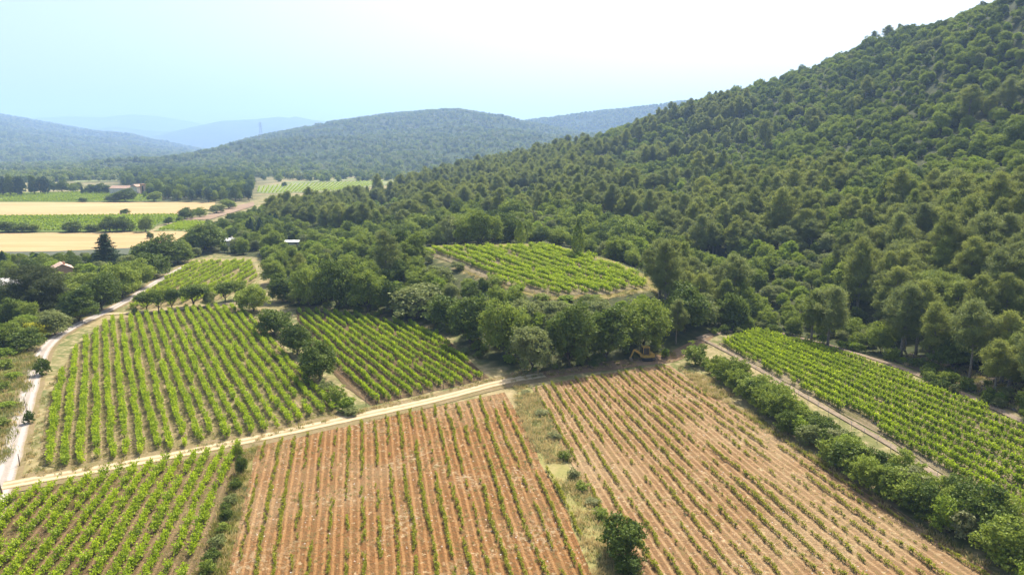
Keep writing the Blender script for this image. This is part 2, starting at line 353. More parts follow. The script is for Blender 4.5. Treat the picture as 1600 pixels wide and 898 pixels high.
# ------------------------------------------------------------------ one stuff object made of many small instances
def scatter_object(name, P, rz, sc, idx, sources, label, cat, kind='stuff'):
    me = bpy.data.meshes.new(name); P = np.asarray(P, np.float32); me.vertices.add(len(P)); me.vertices.foreach_set('co', P.ravel())
    sc = np.asarray(sc, np.float32); sc = np.repeat(sc[:, None], 3, 1) if sc.ndim == 1 else sc; av = me.attributes.new('sc', 'FLOAT_VECTOR', 'POINT'); av.data.foreach_set('vector', np.ascontiguousarray(sc).ravel())
    for nm, arr, ty in (('rz', rz, 'FLOAT'), ('vi', idx, 'INT')):
        a = me.attributes.new(nm, ty, 'POINT'); a.data.foreach_set('value', np.asarray(arr, np.float32 if ty == 'FLOAT' else np.int32))
    o = mesh_obj(name, me); tag(o, label, cat, None, kind)
    ng = bpy.data.node_groups.new(name, 'GeometryNodeTree'); ng.interface.new_socket('Geometry', in_out='INPUT', socket_type='NodeSocketGeometry'); ng.interface.new_socket('Geometry', in_out='OUTPUT', socket_type='NodeSocketGeometry')
    N = ng.nodes; gi = N.new('NodeGroupInput'); go = N.new('NodeGroupOutput'); jn = N.new('GeometryNodeJoinGeometry')
    def attr(nm, ty):
        n = N.new('GeometryNodeInputNamedAttribute'); n.data_type = ty; n.inputs['Name'].default_value = nm; return n.outputs['Attribute']
    a_rz, a_sc, a_vi = attr('rz', 'FLOAT'), attr('sc', 'FLOAT_VECTOR'), attr('vi', 'INT'); cx = N.new('ShaderNodeCombineXYZ'); ng.links.new(a_rz, cx.inputs['Z'])
    for i, so in enumerate(sources):
        oi = N.new('GeometryNodeObjectInfo'); oi.inputs['Object'].default_value = so; oi.inputs['As Instance'].default_value = False
        cmp_ = N.new('FunctionNodeCompare'); cmp_.data_type = 'INT'; cmp_.operation = 'EQUAL'; cmp_.inputs[3].default_value = i; ng.links.new(a_vi, cmp_.inputs[2])
        ip = N.new('GeometryNodeInstanceOnPoints'); ng.links.new(gi.outputs[0], ip.inputs['Points']); ng.links.new(cmp_.outputs[0], ip.inputs['Selection'])
        ng.links.new(oi.outputs['Geometry'], ip.inputs['Instance']); ng.links.new(cx.outputs[0], ip.inputs['Rotation']); ng.links.new(a_sc, ip.inputs['Scale']); ng.links.new(ip.outputs[0], jn.inputs[0])
    ng.links.new(jn.outputs[0], go.inputs[0]); md = o.modifiers.new('scatter', 'NODES'); md.node_group = ng
    return o
def src(name, me): return bpy.data.objects.new(name, me)      # geometry only, in no collection
def join_mesh(name, a, b):                                      # crown and trunk as one mesh for the far-off wood
    import bmesh
    va = np.empty(len(a.vertices) * 3, np.float32); a.vertices.foreach_get('co', va); vb = np.empty(len(b.vertices) * 3, np.float32); b.vertices.foreach_get('co', vb)
    def polys(m, off):
        q = [[v + off for v in p.vertices] for p in m.polygons]; return [x for x in q if len(x) == 4], [x for x in q if len(x) == 3]
    na = len(va) // 3; qa, ta = polys(a, 0); qb, tb = polys(b, na)
    tint = np.empty(len(a.polygons), np.float32); a.attributes['tint'].data.foreach_get('value', tint)
    q = np.array(qa + qb); t = np.array(tb if tb else np.zeros((0, 3), int))
    return make_mesh(name, np.concatenate([va, vb]).reshape(-1, 3), [q, t], [a.materials[0], b.materials[0]], np.r_[np.zeros(len(qa)), np.ones(len(qb) + len(t))], np.r_[tint, np.full(len(qb) + len(t), .5)])
HAZE, SKY, EXPO = .00018, .12, .98

# ------------------------------------------------------------------ ground sheet
def axis(a, b, step, far, grow=1.16):
    mid = np.arange(a, b + step, step); out = []; s = step; p = mid[-1]
    while p < far: s *= grow; p += s; out.append(p)
    lo = []; s = step; p = mid[0]
    while p > -far: s *= grow; p -= s; lo.append(p)
    return np.concatenate([lo[::-1], mid, out])
GX = axis(-150, 240, 2.5, 14000); GY = axis(20, 330, 2.5, 14500)
GZ = H(*np.meshgrid(GX, GY, indexing='ij'))
def Z(x, y):
    x = np.asarray(x, float); y = np.asarray(y, float)
    i = np.clip(np.searchsorted(GX, x) - 1, 0, len(GX) - 2); j = np.clip(np.searchsorted(GY, y) - 1, 0, len(GY) - 2)
    fx = (x - GX[i]) / (GX[i + 1] - GX[i]); fy = (y - GY[j]) / (GY[j + 1] - GY[j])
    return (GZ[i, j] * (1 - fx) + GZ[i + 1, j] * fx) * (1 - fy) + (GZ[i, j + 1] * (1 - fx) + GZ[i + 1, j + 1] * fx) * fy
def G3(px, py): p = G(px, py); return np.array([p[0], p[1], float(Z(p[0], p[1]))])

foot_px = [(1760, 735), (1600, 648), (1500, 606), (1400, 566), (1280, 541), (1180, 519), (1110, 521), (1085, 537), (1040, 553), (960, 568), (850, 585), (800, 580), (745, 562), (700, 517), (650, 506), (600, 493), (520, 484), (450, 478), (432, 455), (415, 420), (404, 400), (396, 356), (412, 338), (460, 330), (530, 317), (600, 303), (650, 294)]
HILL = np.concatenate([GP(foot_px), [(-70, 800), (50, 1150), (900, 1150), (900, -80), (200, -60)]])
KNOLL = GP([(648, 390), (705, 413), (780, 445), (850, 467), (950, 465), (1027, 458), (1003, 432), (930, 403), (860, 386), (750, 386)])
WOODL = GP([(-90, 402), (-90, 560), (0, 548), (48, 545), (92, 522), (152, 490), (203, 459), (243, 434), (292, 406), (335, 396), (404, 402), (404, 372), (300, 372), (235, 372), (120, 402)])
MIDW = GP([(185, 300), (215, 312), (330, 318), (395, 316), (398, 290), (395, 270), (330, 262), (200, 262)])

nx, ny = len(GX), len(GY); XX, YY = np.meshgrid(GX, GY, indexing='ij')
idx = np.arange(nx * ny).reshape(nx, ny); F = np.stack([idx[:-1, :-1], idx[1:, :-1], idx[1:, 1:], idx[:-1, 1:]], -1).reshape(-1, 4)
me = make_mesh('ground', np.c_[XX.ravel(), YY.ravel(), GZ.ravel()], F, smooth=True)
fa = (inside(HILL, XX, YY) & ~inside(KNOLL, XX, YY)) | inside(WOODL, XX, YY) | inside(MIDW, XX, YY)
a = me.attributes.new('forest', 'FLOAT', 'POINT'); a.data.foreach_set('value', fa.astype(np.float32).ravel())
m, nt = new_mat('ground_grass_and_scrub'); P_ = pos(nt); n1 = noise(nt, .06, P_, 6); n2 = noise(nt, .7, P_, 6, .65); n3 = noise(nt, .22, P_, 5)
g1 = mixc(nt, ramp(nt, n1, .38, .62), (.115, .125, .038), (.25, .20, .095)); g1 = mixc(nt, ramp(nt, n2, .42, .68), g1, (.33, .26, .14)); g1 = mixc(nt, mth(nt, 'MULTIPLY', ramp(nt, n3, .52, .66), .7), g1, (.075, .10, .026))
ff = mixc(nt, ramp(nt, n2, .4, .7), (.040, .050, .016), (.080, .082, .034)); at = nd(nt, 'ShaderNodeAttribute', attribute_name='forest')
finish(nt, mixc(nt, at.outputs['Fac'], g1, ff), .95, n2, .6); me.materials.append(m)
ground = tag(mesh_obj('ground', me), 'dry green and straw ground of the valley rising into the wooded hill', 'ground', None, 'structure')

# ------------------------------------------------------------------ rows of vines and the sheets they stand on
class Rows:
    def __init__(s, a, b, n):
        s.A0, s.A1 = G(*a[0])[:2], G(*a[1])[:2]; s.B0, s.B1 = G(*b[0])[:2], G(*b[1])[:2]; s.n = n
    def line(s, k):
        t = k / s.n; return s.A0 + (s.B0 - s.A0) * t, s.A1 + (s.B1 - s.A1) * t
    def u(s, x, y):
        k = np.full(np.shape(x), .5)
        def f(k):
            p0x = s.A0[0] + (s.B0[0] - s.A0[0]) * k; p0y = s.A0[1] + (s.B0[1] - s.A0[1]) * k; p1x = s.A1[0] + (s.B1[0] - s.A1[0]) * k; p1y = s.A1[1] + (s.B1[1] - s.A1[1]) * k
            dx, dy = p1x - p0x, p1y - p0y; return (dx * (y - p0y) - dy * (x - p0x)) / np.hypot(dx, dy)
        for _ in range(10):
            v = f(k); g = (f(k + 1e-3) - v) / 1e-3; k = np.clip(k - v / np.where(np.abs(g) < 1e-3, 1e-3, g), -6, 7)
        return k * s.n
def densify(poly, step, jit, closed=True):
    out = []; n = len(poly)
    for i in range(n if closed else n - 1):
        a = np.array(poly[i]); b = np.array(poly[(i + 1) % n]); L = np.linalg.norm(b - a); k = max(1, int(L / step))
        for j in range(k): out.append(a + (b - a) * j / k)
    if not closed: out.append(np.array(poly[-1]))
    out = np.array(out)
    if jit:
        out = out + np.c_[fbm(out[:, 0] / 2.3, out[:, 1] / 2.3, 3) - .5, fbm(out[:, 0] / 2.3 + 50, out[:, 1] / 2.3 + 9, 3) - .5] * 2 * jit
    return out
def sheet(name, poly, mat, label, lift=.06, rows=None, step=2.5, jit=.35, res=3.0, cat='field'):
    b = densify(poly, step, jit); lo = b.min(0); hi = b.max(0)
    gx, gy = np.meshgrid(np.arange(lo[0], hi[0], res), np.arange(lo[1], hi[1], res)); g = np.c_[gx.ravel(), gy.ravel()] + .13
    g = g[inside(b, g[:, 0], g[:, 1])]; g = g[segdist(b, g[:, 0], g[:, 1]) > res * .4] if len(g) else g
    vs = np.concatenate([b, g]); n = len(b)
    r = delaunay_2d_cdt([Vector(p) for p in vs], [], [list(range(n))], 1, 1e-4)
    v = np.array([tuple(p) for p in r[0]]); f = np.array([t for t in r[2] if len(t) == 3])
    e1 = v[f[:, 1]] - v[f[:, 0]]; e2 = v[f[:, 2]] - v[f[:, 0]]; fl = e1[:, 0] * e2[:, 1] - e1[:, 1] * e2[:, 0] < 0; f[fl] = f[fl][:, ::-1]
    me = make_mesh(name, np.c_[v, Z(v[:, 0], v[:, 1]) + lift], f, [mat], smooth=True)
    if rows is not None:
        a = me.attributes.new('u', 'FLOAT', 'POINT'); a.data.foreach_set('value', rows.u(v[:, 0], v[:, 1]).astype(np.float32))
    return tag(mesh_obj(name, me), label, cat, None, 'structure')

def soil_mat(name, base, rut, mid, under, straw, straw_amt=.35, grass=None):
    """bare soil between vine rows: wheel ruts, a rough middle, a weedy line under the vines"""
    base, rut, mid, under, straw = map(gsc, (base, rut, mid, under, straw)); grass = gsc(grass) if grass else None
    m, nt = new_mat(name); P = pos(nt); u = nd(nt, 'ShaderNodeAttribute', attribute_name='u').outputs['Fac']
    wob = mth(nt, 'MULTIPLY', mth(nt, 'SUBTRACT', noise(nt, .35, P, 2), .5), .14)
    d = mth(nt, 'ABSOLUTE', mth(nt, 'SUBTRACT', mth(nt, 'FRACT', mth(nt, 'ADD', mth(nt, 'ADD', u, wob), .5)), .5))     # 0 on the row, .5 in the middle
    n1 = noise(nt, .12, P, 5); n2 = noise(nt, 1.6, P, 5, .7); n3 = noise(nt, 4.5, P, 3, .7); n4 = noise(nt, .5, P, 4)
    c = mixc(nt, ramp(nt, n2, .35, .68), tuple(v * .78 for v in base), tuple(v * 1.15 for v in base))
    r = mth(nt, 'SUBTRACT', 1.0, ramp(nt, mth(nt, 'ABSOLUTE', mth(nt, 'SUBTRACT', d, .27)), .045, .105)); c = mixc(nt, mth(nt, 'MULTIPLY', r, mth(nt, 'ADD', .45, mth(nt, 'MULTIPLY', n4, .8))), c, rut)
    md = mth(nt, 'MULTIPLY', ramp(nt, d, .36, .42), ramp(nt, noise(nt, 2.6, P, 4, .75), .44, .56)); c = mixc(nt, mth(nt, 'MULTIPLY', md, .9), c, tuple(v * .85 for v in mid))
    un = mth(nt, 'MULTIPLY', mth(nt, 'SUBTRACT', 1.0, ramp(nt, d, .10, .20)), ramp(nt, n2, .42, .60)); c = mixc(nt, mth(nt, 'MULTIPLY', un, .8), c, under)
    st = mth(nt, 'MULTIPLY', ramp(nt, n1, .48, .66), ramp(nt, n2, .46, .62)); c = mixc(nt, mth(nt, 'MULTIPLY', st, straw_amt), c, straw)
    sp = mth(nt, 'MULTIPLY', ramp(nt, noise(nt, 1.25, P, 4, .7), .585, .64), ramp(nt, d, .1, .3)); c = mixc(nt, mth(nt, 'MULTIPLY', sp, .7), c, tuple(min(v * 1.35, .7) for v in straw))
    rowv = nd(nt, 'ShaderNodeTexWhiteNoise', noise_dimensions='1D'); lk(nt, mth(nt, 'FLOOR', mth(nt, 'MULTIPLY', mth(nt, 'ADD', u, .25), 2)), rowv.inputs['W'])
    c = mixc(nt, mth(nt, 'MULTIPLY', mth(nt, 'MULTIPLY', rowv.outputs[0], ramp(nt, noise(nt, .9, P, 4, .7), .42, .62)), .55), c, mid)
    c = mixc(nt, mth(nt, 'MULTIPLY', ramp(nt, noise(nt, .035, P, 3), .45, .65), .35), c, straw)
    if grass: c = mixc(nt, mth(nt, 'MULTIPLY', mth(nt, 'MULTIPLY', ramp(nt, noise(nt, .2, P, 5), .45, .62), ramp(nt, n3, .35, .6)), .75), c, grass)
    finish(nt, c, .95, mth(nt, 'ADD', n2, n3), .9, .05, .22); return m
RED = soil_mat('red_soil', (.37, .175, .064), (.54, .295, .118), (.27, .160, .064), (.22, .165, .06), (.58, .44, .255), .95)
RED2 = soil_mat('red_brown_soil', (.41, .232, .108), (.59, .38, .19), (.32, .195, .095), (.25, .19, .07), (.62, .48, .27), .85)
TAN = soil_mat('grassy_tan_soil', (.32, .245, .11), (.46, .35, .18), (.22, .19, .07), (.23, .20, .06), (.58, .46, .25), .75, (.20, .20, .055))
TAN2 = soil_mat('brown_soil', (.27, .165, .085), (.37, .24, .13), (.19, .14, .06), (.16, .13, .05), (.46, .35, .19), .5, (.17, .15, .05))
DRY = soil_mat('dry_stony_soil', (.34, .26, .15), (.42, .33, .21), (.24, .20, .10), (.20, .18, .07), (.50, .42, .26), .6, (.17, .17, .05))
EARTH = soil_mat('dark_vine_soil', (.21, .135, .075), (.27, .18, .10), (.17, .13, .06), (.13, .11, .045), (.36, .27, .14), .4)
def noisy(name, a, b, c, s1=.3, s2=2.5, bump=.4):
    a, b, c = map(gsc, (a, b, c)); m, nt = new_mat(name); P = pos(nt); n1 = noise(nt, s1, P, 5); n2 = noise(nt, s2, P, 5, .65)
    col = mixc(nt, ramp(nt, n1, .38, .64), a, b); col = mixc(nt, mth(nt, 'MULTIPLY', ramp(nt, n2, .45, .7), .7), col, c); finish(nt, col, .95, n2, bump, .05); return m
def rutted(name, base, rut, mid, edge, midw):
    base, rut, mid, edge = map(gsc, (base, rut, mid, edge)); m, nt = new_mat(name); P = pos(nt); u = nd(nt, 'ShaderNodeAttribute', attribute_name='u').outputs['Fac']
    n1 = noise(nt, .6, P, 5, .65); n2 = noise(nt, 3.0, P, 4, .7); d = mth(nt, 'ABSOLUTE', mth(nt, 'ADD', u, mth(nt, 'MULTIPLY', mth(nt, 'SUBTRACT', n1, .5), .5)))
    c = mixc(nt, ramp(nt, n2, .35, .68), tuple(v * .85 for v in base), base); r = mth(nt, 'SUBTRACT', 1.0, ramp(nt, mth(nt, 'ABSOLUTE', mth(nt, 'SUBTRACT', d, .5)), .12, .26)); c = mixc(nt, mth(nt, 'MULTIPLY', r, .8), c, rut)
    c = mixc(nt, mth(nt, 'MULTIPLY', mth(nt, 'SUBTRACT', 1.0, ramp(nt, d, .08, .26)), mth(nt, 'MULTIPLY', ramp(nt, n1, .38, .6), midw)), c, mid); c = mixc(nt, ramp(nt, mth(nt, 'ADD', d, mth(nt, 'MULTIPLY', mth(nt, 'SUBTRACT', n2, .5), .5)), .78, .95), c, edge)
    finish(nt, c, .95, n2, .4, .05); return m
ROADM = rutted('pale_gravel_road', (.62, .54, .46), (.74, .66, .57), (.52, .44, .34), (.50, .40, .25), .6)
TRACKM = rutted('sandy_track', (.72, .56, .33), (.88, .71, .45), (.50, .37, .18), (.42, .32, .15), .85)
OLD = noisy('pale_gravel_road', (.70, .60, .50), (.78, .69, .59), (.58, .49, .40), .25, 1.4)
VERGEM = noisy('straw_verge', (.36, .27, .14), (.29, .24, .10), (.46, .36, .21), .35, 2.2)
DIRTM = noisy('bare_earth', (.35, .23, .13), (.43, .30, .18), (.25, .17, .10), .3, 1.8)
GRASSM = noisy('rough_grass', (.22, .215, .06), (.35, .29, .10), (.50, .38, .17), .3, 2.0)
PATHM = noisy('stony_path', (.38, .29, .20), (.46, .36, .25), (.26, .20, .12), .4, 2.5)
STRIPM = noisy('dry_weedy_strip', (.40, .37, .13), (.50, .42, .18), (.30, .30, .10), .35, 1.8)
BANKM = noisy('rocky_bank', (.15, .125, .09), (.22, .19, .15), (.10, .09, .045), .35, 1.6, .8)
def stripes(name, a, b, c):
    a, b, c = map(gsc, (a, b, c)); m, nt = new_mat(name); P = pos(nt); mp = nd(nt, 'ShaderNodeMapping'); mp.inputs['Scale'].default_value = (.012, .33, .2); mp.inputs['Rotation'].default_value = (0, 0, .03); lk(nt, P, mp.inputs[0])
    n1 = noise(nt, 1.0, mp.outputs[0], 4, .6); n2 = noise(nt, .012, P, 5); n3 = noise(nt, .5, P, 4, .7)
    col = mixc(nt, ramp(nt, n1, .36, .64), a, b); col = mixc(nt, mth(nt, 'MULTIPLY', ramp(nt, n2, .42, .62), .7), col, c); finish(nt, mixc(nt, mth(nt, 'MULTIPLY', ramp(nt, n3, .45, .7), .35), col, c), .95, n1, .4, .05); return m
WHEAT = stripes('ripe_wheat', (.60, .42, .19), (.78, .58, .30), (.64, .44, .20))
GREENF = noisy('green_field', (.17, .235, .05), (.24, .29, .075), (.13, .19, .04), .03, .4)
PALEF = noisy('pale_green_field', (.30, .34, .12), (.38, .38, .17), (.25, .31, .10), .02, .3)
PINKF = noisy('pinkish_soil', (.42, .29, .19), (.48, .35, .24), (.36, .25, .15), .03, .4)
VEGM = noisy('vegetable_plot', (.16, .18, .12), (.20, .21, .15), (.11, .13, .07), .05, .5)

mature, young = [], []          # every vine: field key, row, x, y, rz, scale, variant
def vines(key, poly, rw, step, bucket, keep, smin, smax, var, seed, margin=.6, rowmod=.0):
    g = np.random.default_rng(seed); uu = rw.u(poly[:, 0], poly[:, 1]); 
    for k in range(int(math.floor(uu.min())), int(math.ceil(uu.max())) + 1):
        a, b = rw.line(k); d = (b - a) / np.linalg.norm(b - a); c = poly @ d; t0, t1 = c.min(), c.max(); o = a - d * (a @ d)
        ts = np.arange(t0, t1, step) + g.random() * step; ts = ts + g.normal(size=len(ts)) * step * .1
        p = o + ts[:, None] * d + g.normal(size=(len(ts), 2)) * .09 + (fbm(ts[:, None] / 7 + k * 3.3, np.array([[0., 40.]]), 3) - .5) * .55
        ok = inside(poly, p[:, 0], p[:, 1]); ok &= segdist(poly, p[:, 0], p[:, 1]) > margin
        vg = fbm(p[:, 0] / 5 + k * 7.7, p[:, 1] / 5, 3); rv = g.random()
        ok &= (vg + g.normal(size=len(ts)) * .10 + (rv - .5) * rowmod) > keep
        sc = np.clip(smin + (smax - smin) * (vg * 1.0 + .35 * (rv - .5) + g.normal(size=len(ts)) * .14), smin * .7, smax * 1.2)
        rz = math.atan2(d[1], d[0])
        for q, s_, z_ in zip(p[ok], sc[ok], Z(p[ok][:, 0], p[ok][:, 1])): bucket.append((key, k, q[0], q[1], float(z_), rz + (math.pi if g.random() < .5 else 0) + g.normal() * .06, s_, int(g.choice(var))))
def vineyard(key, px, rw, mat, label, step=1.15, bucket=mature, keep=.30, smin=.75, smax=1.2, var=(0, 1, 2), seed=1, lift=.07, **k):
    poly = GP(px); sheet('field_soil', poly, mat, label, lift, rw, **{x: k[x] for x in ('res', 'jit', 'step2') if x in k})
    vines(key, poly, rw, step, bucket, keep, smin, smax, var, seed, k.get('margin', .6), k.get('rowmod', 0)); return poly
FIELD = {}
FIELD['f1'] = vineyard('f1', [(62, 727), (70, 650), (92, 585), (118, 540), (168, 500), (240, 489), (330, 480), (378, 481), (420, 513), (458, 560), (508, 612), (528, 645), (400, 680), (250, 709), (110, 735)], Rows(((54, 720), (85, 559)), ((525, 647), (378, 485)), 22), TAN, 'grassy tan soil under the large vineyard left of the tree column', step=1.0, keep=.26, smin=.72, smax=1.18, seed=1)
FIELD['f2'] = vineyard('f2', [(462, 484), (560, 492), (648, 508), (690, 524), (742, 573), (765, 590), (700, 606), (580, 634), (540, 605), (500, 560), (470, 525)], Rows(((573, 634), (445, 505)), ((757, 595), (579, 490)), 11), EARTH, 'dark soil between the trellised rows right of the tree column', step=.95, keep=.2, smin=.75, smax=1.1, var=(3, 4), seed=2)
FIELD['f3'] = vineyard('f3', [(300, 409), (394, 408), (405, 432), (396, 441), (345, 468), (240, 482), (195, 484), (218, 461), (252, 440)], Rows(((250, 448), (336, 408)), ((326, 460), (396, 420)), 7), TAN, 'soil of the small vineyard between the road and the row of trees', keep=.25, seed=3)
FIELD['f6'] = vineyard('f6', [(24, 772), (150, 745), (300, 712), (380, 693), (366, 745), (336, 830), (296, 940), (-60, 1000), (-150, 860), (-10, 780)], Rows(((122, 745), (-5, 898)), ((372, 695), (285, 898)), 11), TAN2, 'brown soil of the front left vineyard below the farm track', keep=.30, smin=.75, smax=1.15, seed=4, margin=.4)
FIELD['k'] = vineyard('k', [(650, 391), (705, 411), (780, 442), (852, 463), (950, 461), (1022, 455), (1000, 434), (930, 405), (860, 388), (750, 388)], Rows(((852, 462), (655, 390)), ((1025, 440), (862, 386)), 13), DRY, 'dry weedy soil of the vineyard on the knoll', step=.95, keep=.27, smin=.95, smax=1.5, seed=5, lift=.15)
FIELD['v5'] = vineyard('v5', [(1124, 537), (1183, 517), (1285, 543), (1390, 578), (1500, 622), (1600, 668), (1760, 745), (1760, 915), (1600, 822), (1484, 750), (1391, 688), (1290, 632), (1185, 573)], Rows(((1600, 818), (1123, 540)), ((1600, 665), (1190, 519)), 10), DRY, 'pale stony soil of the right terrace vineyard', step=.85, keep=.08, smin=.85, smax=1.12, var=(3, 4, 4), seed=6, lift=.1)
FIELD['f4'] = vineyard('f4', [(402, 696), (560, 660), (700, 632), (788, 613), (812, 655), (850, 722), (888, 785), (932, 898), (965, 1010), (300, 1010), (352, 898), (378, 800)], Rows(((415, 697), (371, 898)), ((787, 631), (907, 898)), 19), RED, 'red soil of the left young vineyard', step=.62, bucket=young, keep=.35, smin=.55, smax=1.1, var=(0, 1, 2), seed=7, margin=.2, rowmod=.14)
FIELD['f5'] = vineyard('f5', [(833, 606), (900, 592), (1000, 575), (1046, 571), (1100, 608), (1250, 700), (1400, 796), (1545, 890), (1700, 1010), (1064, 1010), (992, 898), (925, 780), (874, 690)], Rows(((850, 605), (1030, 898)), ((1050, 572), (1535, 898)), 16), RED2, 'red brown soil of the right young vineyard', step=.62, bucket=young, keep=.34, smin=.5, smax=1.05, var=(0, 1, 2), seed=8, margin=.2, rowmod=.14)

# roads and tracks: ribbons with a width in metres
def ribbon(name, pts, width, mat, label, lift, cat):
    p = densify(GP(pts) if not isinstance(pts, np.ndarray) else pts, 3, 0, False)
    for _ in range(2): p[1:-1] = (p[:-2] + 2 * p[1:-1] + p[2:]) / 4
    t = np.gradient(p, axis=0); t /= np.linalg.norm(t, axis=1, keepdims=True); nrm = np.c_[-t[:, 1], t[:, 0]]; w = width / 2 * (1 + .22 * (fbm(p[:, 0] / 3, p[:, 1] / 3, 2) - .5)[:, None])
    cols = [p + nrm * w * c for c in (-1, -.5, 0, .5, 1)]; v = np.stack(cols, 1).reshape(-1, 2); n = len(p)
    uu = np.tile([-1, -.5, 0, .5, 1.0], n); q = [[i * 5 + k, i * 5 + 5 + k, i * 5 + 6 + k, i * 5 + 1 + k] for i in range(n - 1) for k in range(4)]
    me = make_mesh(name, np.c_[v, Z(v[:, 0], v[:, 1]) + lift], np.array(q)[:, ::-1], [mat], smooth=True); a = me.attributes.new('u', 'FLOAT', 'POINT'); a.data.foreach_set('value', uu.astype(np.float32)); return tag(mesh_obj(name, me), label, cat, None, 'structure'), p
road_px = [(-25, 830), (2, 765), (20, 702), (36, 645), (52, 590), (66, 550), (88, 526), (120, 508), (160, 490), (196, 471), (222, 455), (246, 440), (275, 424), (297, 412)]
ribbon('road', road_px, 4.0, VERGEM, 'straw coloured verges of the lane', .075, 'verge')
ribbon('road', road_px, 2.6, ROADM, 'pale gravel lane running up the left side', .11, 'road')
track_px = [(4, 760), (60, 748), (100, 743), (250, 716), (400, 686), (560, 651), (640, 634), (700, 620), (760, 603), (800, 590), (850, 586)]
ribbon('path', track_px, 5.2, VERGEM, 'straw and earth margins of the farm track', .08, 'verge')
ribbon('path', track_px, 2.5, TRACKM, 'sandy farm track crossing between the vineyards', .12, 'path')
ribbon('path', [(165, 491), (215, 489), (300, 481), (360, 474), (385, 470)], 2.2, TRACKM, 'pale path under the row of trees', .12, 'path')
ribbon('path', [(1092, 528), (1124, 540), (1185, 577), (1290, 638), (1391, 695), (1484, 757), (1600, 832), (1720, 905)], .9, PATHM, 'stony path along the lower edge of the terrace vineyard', .13, 'path')
ribbon('path', [(1090, 530), (1140, 517), (1200, 516), (1290, 538), (1395, 570), (1500, 613), (1600, 660), (1740, 728)], 1.3, PATHM, 'grey dirt path along the foot of the wooded hill', .13, 'path')
sheet('ground', GP([(790, 600), (850, 592), (920, 582), (1000, 572), (1055, 566), (1092, 548), (1120, 522), (1086, 532), (1050, 548), (1000, 560), (940, 566), (860, 580), (800, 583)]), DIRTM, 'bare brown earth in front of the knoll wood', .065, cat='earth')
sheet('grass', GP([(808, 606), (830, 606), (868, 690), (918, 780), (984, 898), (1052, 1010), (966, 1010), (926, 898), (880, 785), (846, 722), (816, 655)]), STRIPM, 'weedy grass strip between the two red fields', .075, cat='grass')
sheet('grass', GP([(1058, 575), (1100, 590), (1180, 655), (1260, 712), (1400, 806), (1480, 850), (1560, 900), (1720, 1010), (1640, 985), (1540, 892), (1400, 797), (1250, 701), (1100, 609)]), VERGEM, 'straw margin below the shrub hedge', .072, cat='grass')
sheet('grass', GP([(382, 694), (402, 694), (378, 800), (352, 898), (320, 985), (290, 985), (318, 880), (345, 810), (368, 745)]), GRASSM, 'grassy strip under the scrub between the front fields', .075, cat='grass')
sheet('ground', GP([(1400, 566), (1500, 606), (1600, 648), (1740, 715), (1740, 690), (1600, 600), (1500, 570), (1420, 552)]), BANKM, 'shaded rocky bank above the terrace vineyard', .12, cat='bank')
sheet('ground', GP([(640, 384), (705, 413), (780, 446), (850, 470), (950, 467), (1032, 460), (1034, 452), (1005, 428), (930, 400), (862, 383), (750, 384)]), GRASSM, 'weedy straw rim of the knoll', .09, cat='earth')
sheet('grass', GP([(-120, 545), (46, 556), (60, 562), (40, 612), (22, 665), (-2, 735), (-60, 800), (-160, 760)]), noisy('green_bank', (.19, .23, .05), (.28, .30, .08), (.42, .36, .14), .4, 2.0), 'green weedy bank left of the lane', .07, cat='grass')
# the valley floor fields
def far(px, mat, label, lift=.25): return sheet('field', GP(px), mat, label, lift, step=8, jit=.8, res=14)
far([(-140, 366), (120, 365), (240, 363), (268, 362), (300, 363), (300, 374), (265, 386), (180, 389), (90, 393), (-140, 396)], WHEAT, 'ripe wheat field behind the left houses')
far([(-140, 396), (90, 393), (180, 389), (230, 387), (215, 397), (120, 404), (-140, 410)], VEGM, 'grey green vegetable plot below the nearer wheat field')
far([(-140, 338), (100, 336), (282, 334), (292, 343), (246, 352), (232, 362), (-140, 365)], GREENF, 'flat green vineyard between the two wheat fields')
far([(-140, 316), (150, 317), (337, 317), (330, 327), (285, 335), (90, 337), (-140, 337)], WHEAT, 'farther ripe wheat field', .3)
far([(-140, 303), (60, 301), (130, 299), (255, 303), (252, 315), (60, 317), (-140, 317)], GREENF, 'green field in front of the far farmhouse')
far([(-140, 266), (195, 265), (182, 283), (120, 285), (40, 279), (-140, 279)], PALEF, 'pale green field far across the valley', .3)
far([(240, 362), (277, 346), (330, 346), (296, 362)], PALEF, 'small pale vineyard beyond the road trees', .3)
far([(280, 345), (330, 343), (398, 322), (396, 316), (350, 327), (325, 337)], PINKF, 'pinkish bare soil beside the valley lane', .35)
far([(401, 301), (403, 291), (455, 287), (606, 281), (660, 282), (580, 292), (537, 298), (412, 303)], PALEF, 'pale striped vineyard at the foot of the far hill', .3)
far([(440, 285), (540, 279), (610, 277), (600, 280), (455, 287)], PALEF, 'thin pale field under the far hill', .33)
segs = []
def far_rows(px, a, b, n, seed, step=2.9): vines('far', GP(px), Rows(a, b, n), step, segs, .12, .8, 1.1, (0, 1), seed, 1.0)
far_rows([(401, 300), (403, 292), (455, 288), (606, 282), (580, 291), (537, 297), (412, 302)], ((420, 302), (428, 289)), ((545, 297), (570, 284)), 22, 31)
far_rows([(244, 361), (278, 347), (328, 347), (294, 361)], ((250, 360), (285, 347)), ((290, 361), (325, 347)), 7, 32)
far_rows([(-140, 339), (282, 335), (290, 342), (244, 351), (230, 361), (-140, 364)], ((250, 345), (0, 348)), ((230, 360), (0, 363)), 9, 33)
far_rows([(-140, 304), (60, 302), (130, 300), (252, 304), (250, 314), (60, 316), (-140, 316)], ((250, 305), (0, 305)), ((250, 314), (0, 315)), 9, 34)

